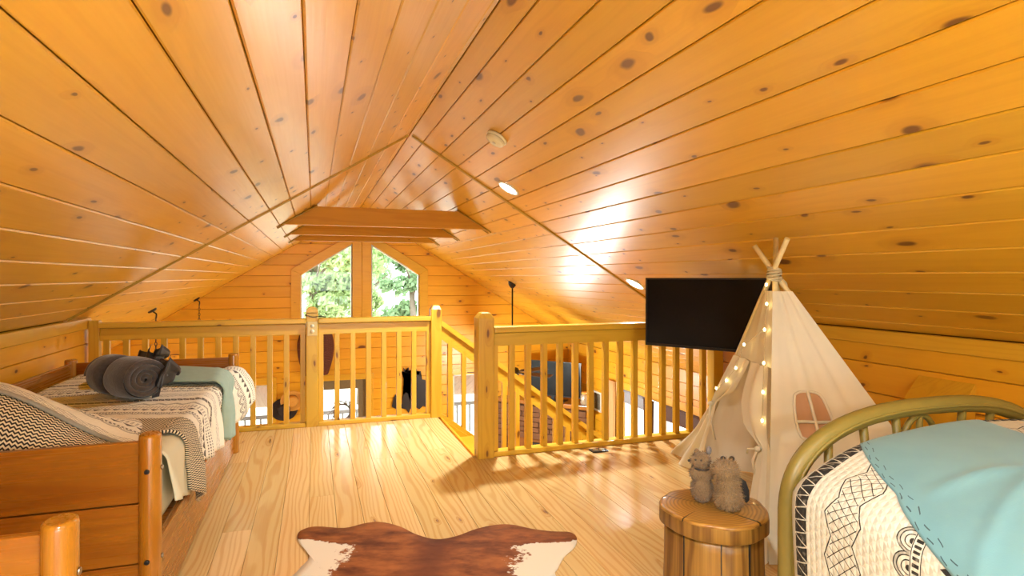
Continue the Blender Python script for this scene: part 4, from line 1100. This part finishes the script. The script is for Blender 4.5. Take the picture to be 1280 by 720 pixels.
# plush toys
def plush(name, label, loc, ells, fur, tuft, tl_, seed):
    t = tag(empty(name, loc), label, 'plush toy')
    m = MB()
    for c0, r0 in ells: m.ell(c0, r0, seg=18, ring=12)
    o = m.build('body', fur, t)
    md = o.modifiers.new('join', 'REMESH'); md.mode = 'VOXEL'; md.voxel_size = 0.0045; md.use_smooth_shade = True
    md = o.modifiers.new('smooth', 'SMOOTH'); md.iterations = 4; md.factor = 0.6
    rg = random.Random(seed); f = MB()
    for k in range(tuft):
        c0, r0 = ells[rg.choices(range(len(ells)), [e_[1][0] * e_[1][2] for e_ in ells])[0]]
        d_ = Vector((rg.gauss(0, 1), rg.gauss(0, 1), rg.gauss(0, 1))).normalized()
        p = Vector((d_.x * r0[0], d_.y * r0[1], d_.z * r0[2])) + Vector(c0)
        if any(sum(((p[i] - c1[i]) / r1[i]) ** 2 for i in range(3)) < 0.9 for c1, r1 in ells): continue
        if p.z < 0.004: continue
        n = Vector((d_.x / r0[0], d_.y / r0[1], d_.z / r0[2])).normalized()
        dr = (n + Vector((rg.uniform(-.5, .5), rg.uniform(-.5, .5), rg.uniform(-.9, .1)))).normalized() * tl_ * rg.uniform(.6, 1.2)
        sd2 = n.cross(dr); sd2 = sd2.normalized() * 0.0014 if sd2.length > 1e-6 else Vector((.0014, 0, 0))
        f.add([p - n * .002 - sd2, p - n * .002 + sd2, p + dr], [(0, 1, 2)])
    o = f.build('fur', fur, t); o['kind'] = 'stuff'
    return t
rt_, tc = Vector((0.948, -0.317, 0)), Vector((-0.6, -0.8, 0))       # along the stool rim, and facing the room
def V(a, b, z): p = rt_ * a + tc * b; return (p.x, p.y, z)
t1_ = plush('plush_koala', 'small grey-brown plush animal standing upright, hugging the shaggy one', (1.437, 1.955, 0.411),
    [((0, 0, 0.052), (0.044, 0.044, 0.052)), (V(-.004, 0, 0.108), (0.036, 0.036, 0.04)), (V(-.004, .004, 0.165), (0.036, 0.036, 0.032)), (V(-.03, .016, 0.166), (0.02, 0.018, 0.016)),
     (V(-.034, .012, 0.118), (0.016, 0.016, 0.024)), (V(.03, .022, 0.118), (0.018, 0.016, 0.024))], 'fur1', 2600, 0.007, 3)
MB().ell(V(.026, -.004, .2), (0.012, 0.009, 0.017)).build('ear', 'ear', t1_)
MB().ell(V(-.022, -.012, .194), (0.011, 0.009, 0.012)).build('ear', 'fur1', t1_)
for a in (-.026, -.004): MB().ell(V(a, .036 if a > -.02 else .03, .173), (0.0042,) * 3, seg=8, ring=6).build('eye', 'furb', t1_)
MB().ell(V(-.05, .02, .168), (0.007, 0.006, 0.005), seg=8, ring=6).build('nose', 'furb', t1_)
MB().tube([tuple(Vector(V(-.004, .002, .137)) + Vector((0.034 * math.cos(2 * PI * k / 18), 0.034 * math.sin(2 * PI * k / 18), 0))) for k in range(18)], 0.003, 5, closed=True).build('collar', 'ribbon', t1_)
t2_ = plush('plush_raccoon', 'shaggy tan plush animal with black ears and tail, seen from behind', (1.487, 1.862, 0.411),
    [((0, 0, 0.05), (0.05, 0.046, 0.05)), (V(-.004, 0, 0.10), (0.042, 0.04, 0.05)), (V(-.012, 0.0, 0.15), (0.046, 0.042, 0.037)), (V(-.032, .01, 0.155), (0.026, 0.024, 0.026))], 'fur2', 6500, 0.015, 5)
for a in (-.022, .012): MB().ell(V(a, -.022, .184), (0.012, 0.009, 0.011)).build('ear', 'furb', t2_)
MB().tube([V(.04, 0, .115), V(.053, 0, .10), V(.062, .005, .07), V(.066, .008, .04), V(.066, .008, .03)], [0.006, .013, .015, .012, .004], 8).build('tail', 'furb', t2_)

# ------------------------------------------------------------------ uplighter added out of view behind the camera to brighten the ceiling
tr = tag(empty('added_floor_lamp', (0.75, -0.95, 0)), 'added unseen tall dark uplighter floor lamp by the gable window behind the beds', 'lamp')
MB().lathe([(0.13, 0), (0.13, .015), (.03, .03), (.012, .035)], seg=24).build('base', 'iron', tr); MB().tube([(0, 0, .03), (0, 0, 1.42)], .011, 8).build('pole', 'iron', tr)
MB().lathe([(0.02, 1.42), (.06, 1.44), (.14, 1.50), (.145, 1.51), (.132, 1.505), (.05, 1.455)], seg=28).build('bowl_shade', 'iron', tr)
MB().ell((0, 0, 1.49), (0.03, 0.03, 0.03)).build('bulb', 'lampglow', tr)
l = bpy.data.lights.new('lamp_light', 'POINT'); l.energy = 90; l.color = WARM; l.shadow_soft_size = 0.06
o = bpy.data.objects.new('lamp_light', l); COL.objects.link(o); o.parent = tr; o.location = (0, 0, 1.55)

# ------------------------------------------------------------------ cowhide rug
rug = [(-0.565, 0.608), (-0.561, 0.664), (-0.554, 0.752), (-0.585, 0.83), (-0.656, 0.913), (-0.697, 1.001), (-0.69, 1.06), (-0.637, 1.095), (-0.488, 1.077), (-0.401, 1.136), (-0.322, 1.156), (-0.206, 1.099), (-0.108, 1.006), (-0.001, 0.953),
       (0.093, 0.989), (0.187, 1.073), (0.286, 1.122), (0.369, 1.123), (0.472, 1.075), (0.572, 1.048), (0.66, 1.039), (0.689, 0.976), (0.668, 0.881), (0.612, 0.784), (0.574, 0.673), (0.56, 0.617),
       (0.6, 0.45), (0.66, 0.2), (0.66, -0.1), (0.6, -0.4), (0.58, -0.6), (0.7, -0.78), (0.74, -0.95), (0.6, -1.0), (0.4, -0.85), (0.2, -0.9), (0.04, -1.0), (-0.04, -1.0), (-0.2, -0.9), (-0.4, -0.85), (-0.6, -1.0), (-0.74, -0.95), (-0.7, -0.78), (-0.58, -0.6), (-0.6, -0.4), (-0.66, -0.1), (-0.66, 0.2), (-0.6, 0.45)]
rug = rug[::-1]
# dense closed outline by Catmull-Rom
den = []
n = len(rug)
for i in range(n):
    p0, p1, p2, p3 = [Vector(rug[(i + k) % n]) for k in (-1, 0, 1, 2)]
    for j in range(4):
        t = j / 4; den.append(0.5 * (2 * p1 + (p2 - p0) * t + (2 * p0 - 5 * p1 + 4 * p2 - p3) * t * t + (3 * p1 - p0 - 3 * p2 + p3) * t ** 3))
m = MB(); N = len(den); RG = 14
vs = [(0, 0.0, 0.007)]
for r_ in range(1, RG + 1):
    k = r_ / RG
    for p in den:
        q_ = p * k; hgt = 0.007 + 0.004 * (noise.noise(Vector((q_.x * 4, q_.y * 4, 1))) + 0.5) * (1 if r_ < RG else .5)
        vs.append((q_.x, q_.y, hgt))
for p in den: vs.append((p.x, p.y, 0.0015))
fs = [(0, 1 + i, 1 + (i + 1) % N) for i in range(N)]
for r_ in range(RG):
    a0 = 1 + r_ * N; b0 = a0 + N
    for i in range(N): fs.append((a0 + i, b0 + i, b0 + (i + 1) % N, a0 + (i + 1) % N))
m.add(vs, fs, True)
rg_ = m.build('cowhide_rug', 'cow'); tag(rg_, 'brown and white cowhide rug spread on the pine floor', 'rug'); rg_.location = (0.257, 1.96, 0); rg_.rotation_euler = (0, 0, math.atan2(-0.325, 0.946))

# ------------------------------------------------------------------ great room: things on the walls
bk = tag(empty('pack_basket', (0.03, YW - 0.022, -0.37)), 'dark woven pack basket hung on the far wall above the door', 'basket')
m = MB(); H_ = 0.74
bp = lambda z: 0.19 + 0.10 * math.sin(min(1, z / H_ * 1.25) * PI * .62) - 0.05 * max(0, (z / H_ - .75) * 4) ** 1.5
for k in range(34):
    z = 0.01 + k / 33 * (H_ - .02)
    m.tube([(bp(z) * math.cos(-PI * j / 16), bp(z) * 0.62 * math.sin(-PI * j / 16) + 0.008 * (1 if (j + k) % 2 else -1), z) for j in range(17)], 0.011, 5)
m.build('weave', 'wick', bk)
m = MB()
for j in range(17): m.tube([(bp(k / 9 * H_) * math.cos(-PI * j / 16), bp(k / 9 * H_) * 0.62 * math.sin(-PI * j / 16), k / 9 * H_) for k in range(10)], 0.008, 5)
m.build('stakes', 'wick', bk)
m = MB(); m.prism([(bp(0.02) * math.cos(-PI * j / 16), bp(0.02) * .62 * math.sin(-PI * j / 16)) for j in range(17)], 2, 0, 0.015); m.build('basket_base', 'wick', bk)
for sx_ in (-.1, .1):
    m = MB(); m.tube([(sx_, -0.08, H_ - .02), (sx_, -0.06, H_ + .06), (sx_ * .6, -0.01, H_ + .1)], 0.01, 6); m.build('strap', 'wick', bk)
def hat(name, label, mat, c0, rb_, rc):
    h = tag(empty(name, c0), label, 'hat'); R90 = Matrix.Rotation(PI / 2, 4, 'X')
    o = MB().lathe([(rc, 0.012), (rc + .03, 0.006), (rb_ * .8, 0.008), (rb_, 0.02), (rb_, 0.024), (rb_ * .8, 0.014), (rc + .02, 0.012)], seg=36, fn=lambda a, z: 1 + .06 * math.cos(2 * a), cap=False).build('brim', mat, h); o.matrix_local = R90
    o = MB().lathe([(rc + .002, 0.006), (rc, 0.05), (rc * .92, 0.10), (rc * .75, 0.125), (rc * .3, 0.118), (0.002, 0.112)], seg=32, cap=False).build('crown', mat, h); o.matrix_local = R90
    o = MB().lathe([(rc + .004, 0.012), (rc + .004, 0.036)], seg=32, cap=False).build('band', 'darkfelt', h); o.matrix_local = R90
hat('straw_hat', 'golden straw hat hung on the far wall beside the door', 'straw', (-0.34, YW - 0.05, -0.78), 0.18, 0.092)
hat('felt_hat', 'dark brown felt hat hung under the straw hat', 'darkfelt', (-0.47, YW - 0.022, -0.92), 0.20, 0.095)
elk = [(1.30, -1.00), (1.33, -0.86), (1.37, -0.78), (1.40, -0.88), (1.43, -0.97), (1.48, -0.97), (1.50, -0.82), (1.55, -0.76), (1.60, -0.80), (1.63, -0.96), (1.70, -0.96), (1.72, -0.80), (1.74, -0.66), (1.73, -0.575),
       (1.66, -0.56), (1.62, -0.575), (1.615, -0.54), (1.66, -0.505), (1.685, -0.49), (1.66, -0.45), (1.60, -0.425), (1.53, -0.425), (1.475, -0.40), (1.47, -0.385), (1.52, -0.395), (1.505, -0.33), (1.52, -0.325), (1.545, -0.395), (1.575, -0.405),
       (1.585, -0.325), (1.60, -0.325), (1.61, -0.405), (1.655, -0.42), (1.70, -0.46), (1.73, -0.46), (1.725, -0.36), (1.74, -0.355), (1.755, -0.45), (1.79, -0.47), (1.80, -0.40), (1.815, -0.40), (1.81, -0.49), (1.84, -0.55), (1.93, -0.57), (2.04, -0.58), (2.12, -0.62), (2.14, -0.72), (2.12, -0.80), (2.11, -0.98), (2.16, -0.97), (2.18, -1.06), (2.05, -1.04),
       (1.95, -1.08), (1.86, -1.02), (1.79, -1.08), (1.71, -1.03), (1.63, -1.06), (1.60, -1.14), (1.55, -1.06), (1.47, -1.04), (1.40, -1.06)][::-1]
bmm = bmesh.new(); vv = [bmm.verts.new((p[0] - 1.75, 0, p[1] + 0.6)) for p in elk]; f_ = bmm.faces.new(vv); bmesh.ops.triangulate(bmm, faces=[f_])
ex = bmesh.ops.extrude_face_region(bmm, geom=bmm.faces[:]); bmesh.ops.translate(bmm, verts=[v for v in ex['geom'] if isinstance(v, bmesh.types.BMVert)], vec=(0, 0.006, 0)); bmesh.ops.recalc_face_normals(bmm, faces=bmm.faces[:])
me = bpy.data.meshes.new('elk'); bmm.to_mesh(me); bmm.free()
o = link('elk_silhouette', me, 'elk'); o.location = (1.75, YW - 0.03, -0.6); tag(o, 'black cut-metal elk silhouette on the far wall between the door and window', 'wall art')

# corner fireplace: local x along its face, local -y into the room, origin at the middle of the face on the floor
FW2, FZ = 1.0, -0.92
FE = 0.76                     # right end of the stone face
fa = Vector((3.95, 9.85)); FR = -PI / 4
fp = tag(empty('fireplace', (fa.x, fa.y, ZF), FR), 'corner fireplace of stacked stone with a wooden mantel under the great room television', 'fireplace')
HT = FZ - .07 - ZF
m = MB(); m.prism([(-FW2 + .02, .03), (FE - .02, .03), (0.10, FE - .1), (0.0, FW2 - .06)], 2, 0, HT); m.build('core', 'back', fp)
rg = random.Random(11); z = 0.0
while z < HT - .03:
    h = min(rg.uniform(0.08, 0.14), HT - z); x_ = -FW2
    while x_ < FE - .02:
        l = min(rg.uniform(0.16, 0.36), FE - x_)
        if not (z < .8 and x_ + l > -.36 and x_ < .36):
            m = MB(); m.box((x_ + .006, -rg.uniform(0, .025), z + .006), (x_ + l - .006, .05, z + h - .006), 0.008); m.build('stone', 'stone', fp)
        x_ += l
    z += h
m = MB(); m.box((-.35, -.015, 0.03), (.35, .04, .79), 0.01); m.build('firebox', 'black', fp)
m = MB(); m.box((-FW2 + .05, -.16, HT), (FE + .06, .06, HT + .07), 0.008); m.prism([(-FW2 + .12, .06), (FE - .06, .06), (0.06, FE - .1), (0.0, FW2 - .08)], 2, HT, HT + .07); m.build('mantel', 'bed', fp)
fR = Matrix.Rotation(FR, 3, 'Z')
def fpl(x_, y_, z_): return tuple(Vector((fa.x, fa.y, 0)) + fR @ Vector((x_, y_, 0)) + Vector((0, 0, z_)))
tv2 = tv_set('television', 'great room television standing on the fireplace mantel', 1.08, 0.62, fpl(0.1, .02, -0.84), FR)
m = MB(); m.box((-0.25, -0.06, -0.079), (0.25, 0.12, -0.065)); m.box((-0.03, 0.03, -0.066), (0.03, 0.06, 0.1)); m.build('stand', 'black', tv2)
jr = tag(empty('mantel_jar', fpl(0.74, -.06, FZ)), 'silvery jar at the end of the fireplace mantel', 'jar')
MB().lathe([(0.06, 0), (0.075, .02), (0.075, .16), (0.055, .18), (0.055, .19)], seg=20).build('jar_body', 'glassjar', jr); MB().lathe([(0.058, .19), (0.06, .195), (0.06, .22), (0.03, .225)], seg=20).build('lid', 'straw', jr)
pf = tag(empty('framed_picture', (XRG - 0.001, 9.32, -0.88)), 'small white-framed picture on the right wall beside the curtain', 'picture')
for (a, b, c0, e_) in ((-.15, .15, .14, .17), (-.15, .15, -.17, -.14), (-.15, -.12, -.14, .14), (.12, .15, -.14, .14)):
    MB().box((-0.02, a, c0), (0, b, e_)).build('frame', 'white', pf)
MB().box((-0.008, -.12, -.14), (0, .12, .14)).build('print', plain('abstract_print', lin(120, 110, 90), .8, var=.4, scale=40), pf)

# window dressing on the right wall
def curtain(name, label, mat, y0, y1, z0, z1, amp=0.03, freq=34):
    c0 = tag(empty(name, (XRG - 0.09, (y0 + y1) / 2, z1)), label, 'curtain')
    m = MB(); m.grid(40, 12, lambda a, b: (amp * math.sin(a * freq * (y1 - y0) * 3) * (1 - .3 * b), (a - .5) * (y1 - y0) * (0.85 + .15 * abs(1 - b * 1.3)), -(z1 - z0) * b)); solid(m.build('cloth', mat, c0), 0.004)
    m = MB(); m.tube([(0, -(y1 - y0) / 2 - .02, 0.0), (0, (y1 - y0) / 2 + .02, 0.0)], 0.01, 8); m.build('rod_sleeve', mat, c0)
curtain('curtain', 'beige curtain hanging at the fireplace side of the right wall window', 'curtain', 8.55, 8.90, -2.45, -0.42)
curtain('curtain', 'dark brown curtain gathered in the middle of the right wall window', 'brownshade', 7.40, 7.66, -2.45, -0.50, 0.02)
def shade(name, label, mat, y0, y1, z0, z1):
    s_ = tag(empty(name, (XRG + .02, (y0 + y1) / 2, z1)), label, 'window shade')
    MB().box((-.004, -(y1 - y0) / 2, z0 - z1), (.004, (y1 - y0) / 2, 0)).build('fabric', mat, s_)
    MB().box((-.012, -(y1 - y0) / 2, z0 - z1 - .02), (.012, (y1 - y0) / 2, z0 - z1), .003).build('hem_bar', mat, s_)
    MB().tube([(0, -(y1 - y0) / 2, -.025), (0, (y1 - y0) / 2, -.025)], .022, 10).build('roller', mat, s_)
shade('roller_shade', 'pale grey roller shade drawn over the top of the right wall window near the fireplace', 'greyshade', 7.68, 8.42, -0.70, -0.51)
shade('roller_shade', 'brown roller shade drawn over the top of the right wall window near the staircase', 'brownshade', 6.12, 7.36, -0.72, -0.51)

# things hung from the great room ceiling
def hook_chain(x, y, L, label):
    z = roof(x); h = tag(empty('chain_hook', (x, y, z)), label, 'hook', 'chains hung from the left slope')
    n = Vector((si, 0, -co)); q_ = Vector((0, 0, -1)).rotation_difference(n).to_matrix().to_4x4()
    MB().lathe([(0.0515, 0.002), (0.05, -0.014), (0.03, -0.022), (0.002, -0.024)], seg=18).build('canopy', 'iron', h).matrix_local = q_
    m = MB(); m.tube([n * .02, n * .03 + Vector((.03, 0, -.02)), Vector((.045, 0, -.07)), Vector((.04, 0, -.1))], .009, 6); m.build('hook', 'iron', h)
    m = MB(); k = 0; z_ = -.1
    while z_ > -L:
        pts = []
        for j in range(10):
            a = 2 * PI * j / 10; u, v_ = .012 * math.cos(a), .025 * math.sin(a)
            pts.append((.04 + (u if k % 2 else 0), (0 if k % 2 else u), z_ - .02 + v_))
        m.tube(pts, .0042, 4, closed=True); z_ -= .04; k += 1
    m.build('chain', 'iron', h)
    m = MB(); m.lathe([(0.02, -L - .02), (0.04, -L - .04), (0.13, -L - .16), (0.135, -L - .17), (0.125, -L - .165), (0.03, -L - .04)], (0.04, 0, 0), 24); m.build('lamp_shade', 'iron', h)
hook_chain(-1.80, 7.92, 1.5, 'iron hook and chain hung from the left slope just past the loft railing')
hook_chain(-1.72, 10.2, 1.5, 'iron hook and chain hung from the left slope close to the far wall')
FX_, FY_ = 2.86, 8.53
pd = tag(empty('ceiling_fan', (FX_, FY_, roof(FX_))), 'dark ceiling fan on a long rod hung from the right slope of the great room', 'ceiling fan')
MB().lathe([(0.06, 0.06), (0.062, 0.0), (0.055, -.03), (.025, -.07), (.012, -.075)], seg=20).build('canopy', 'iron', pd)
FL = roof(FX_) + 0.10
MB().tube([(0, 0, -.06), (0, 0, -FL)], .012, 8).build('rod', 'iron', pd)
MB().lathe([(0.03, -FL + .02), (.09, -FL), (.11, -FL - .05), (.10, -FL - .10), (.05, -FL - .13)], seg=24).build('motor', 'iron', pd)
MB().lathe([(0.06, -FL - .125), (.10, -FL - .14), (.095, -FL - .19), (.05, -FL - .225), (.002, -FL - .235)], seg=24).build('light_bowl', 'lampglow', pd)
bl = MB(); bl.box((0.20, -.065, -.004), (0.68, .065, .004), .003)
blm = bl.mesh('blade'); arm = MB().box((0.08, -.02, -.006), (0.24, .02, .006), .003).mesh('blade_arm')
for k in range(5):
    R_ = Matrix.Translation((0, 0, -FL - .06)) @ Matrix.Rotation(2 * PI * k / 5 + .35, 4, 'Z') @ Matrix.Rotation(.2, 4, 'X')
    link('blade', blm, 'brownshade', pd).matrix_local = R_; link('blade_arm', arm, 'iron', pd).matrix_local = R_
l = bpy.data.lights.new('lamp_light', 'POINT'); l.energy = 125; l.color = WARM; l.shadow_soft_size = 0.08  # light added under the fan to brighten the great room
o = bpy.data.objects.new('lamp_light', l); COL.objects.link(o); o.parent = pd; o.location = (0, 0, -FL - .3)

# ------------------------------------------------------------------ outside: ground, porch roofs and rail, trees
gd = tag(MB().box((-60, -40, -3.3), (60, 80, -3.05)).build('ground', 'gravel'), 'pale ground outside the cabin', kind='structure')
tag(MB().box((XLG - 1, YW + .15, ZF - .3), (XRG + 1, YW + 2.6, ZF - .04)).build('floor_porch', 'deckgrey'), 'grey porch deck outside the far wall', kind='structure')
for i, (xa, xb) in enumerate(((-2.2, -0.42), (2.1, 4.2))):
    pr = tag(empty('porch_roof', ((xa + xb) / 2, YW + .15, -0.42)), ('left' if i == 0 else 'right') + ' porch roof of pinkish boards outside the ground-floor window', 'roof')
    x = xa; dr = Vector((0, 2.3, -0.95)).normalized()
    while x < xb - .01:
        board('plank', 2.5, 0.138, 0.02, 'porch', pr, (x - (xa + xb) / 2 + .0, 2.5 * dr.y, 2.5 * dr.z), tuple(-dr), (1, 0, 0)).matrix_local = frame_mat((x - (xa + xb) / 2, 0, 0), tuple(dr), (1, 0, 0)) @ Matrix.Translation((0, 0, 0)) @ Matrix.Diagonal((1, 1, 1, 1))
        x += .14
pl_ = tag(empty('porch_railing', (0.8, YW + 2.5, ZF - .04)), 'grey porch railing outside the ground-floor windows', 'railing')
for (z0, z1) in ((0.92, 1.0), (0.12, 0.17)):
    MB().box((-3.2, -.03, z0), (3.2, .03, z1)).build('rail', 'deckgrey', pl_)
bme = MB().box((-.018, -.018, .17), (.018, .018, .92)).mesh('picket')
for k in range(44): link('picket', bme, 'deckgrey', pl_).location = (-3.15 + k * .1465, 0, 0)
for k in range(4): MB().box((-.05, -.05, 0), (.05, .05, 1.05)).build('rail_post', 'deckgrey', pl_).location = (-3.2 + k * 6.4 / 3, 0, 0)
def tree(x, y, zc, rx, rz, label, leaf, seed, nl=5200):
    rg = random.Random(seed); t = tag(empty('tree', (x, y, -3.05)), label, 'tree', 'trees beyond the gable window')
    m = MB(); zc2 = zc + 3.05
    m.tube([(0, 0, 0), (.1 * rg.uniform(-1, 1), 0, zc2 * .5), (.2 * rg.uniform(-1, 1), .1, zc2 + rz * .6)], [.14, .11, .04], 8)
    for k in range(7):
        a = rg.random() * 2 * PI; z0 = zc2 - rz * .5 + rg.random() * rz * .8
        m.tube([(0, 0, z0), (rx * .4 * math.cos(a), rx * .4 * math.sin(a), z0 + .5), (rx * .8 * math.cos(a), rx * .8 * math.sin(a), z0 + .9)], [.05, .03, .012], 5)
    m.build('trunk', 'bark', t)
    cl = []
    for k in range(26):
        d_ = Vector((rg.gauss(0, 1), rg.gauss(0, 1), rg.gauss(0, 1))).normalized() * rg.random() ** .4
        cl.append((Vector((d_.x * rx, d_.y * rx, zc2 + d_.z * rz)), rg.uniform(.35, .75) * rx * .5))
    f = MB()
    for k in range(nl):
        c0, r0 = rg.choice(cl); d_ = Vector((rg.gauss(0, 1), rg.gauss(0, 1), rg.gauss(0, .8))).normalized() * r0 * rg.random() ** .35
        p = c0 + d_; n = Vector((rg.gauss(0, 1), rg.gauss(0, 1), rg.gauss(0, 1) + .6)).normalized(); u = n.orthogonal().normalized(); v_ = n.cross(u); s_ = rg.uniform(.07, .14)
        f.add([p - u * s_, p + v_ * s_ * .6, p + u * s_, p - v_ * s_ * .6], [(0, 1, 2, 3)])
    o = f.build('foliage', leaf, t); o['kind'] = 'stuff'
tree(0.0, 17.2, 1.5, 0.95, 1.8, 'leafy tree with pale yellow-green crown outside the left pane', 'leaf1', 21)
tree(2.75, 17.4, 1.4, 0.95, 1.9, 'leafy tree with cool green crown outside the right pane', 'leaf2', 22)
tree(1.5, 20.8, 1.4, 1.5, 2.0, 'tree standing between and behind the two nearest trees', 'leaf1', 23, 7000)
tree(-3.4, 21.0, 1.8, 1.7, 2.4, 'tree at the far left of the tree row', 'leaf2', 24, 3000)
tree(6.2, 20.8, 1.6, 1.7, 2.4, 'tree at the far right of the tree row', 'leaf1', 25, 3000)
tree(1.6, 26.2, 2.2, 2.2, 2.6, 'tall tree farthest behind the row', 'leaf2', 26, 7000)
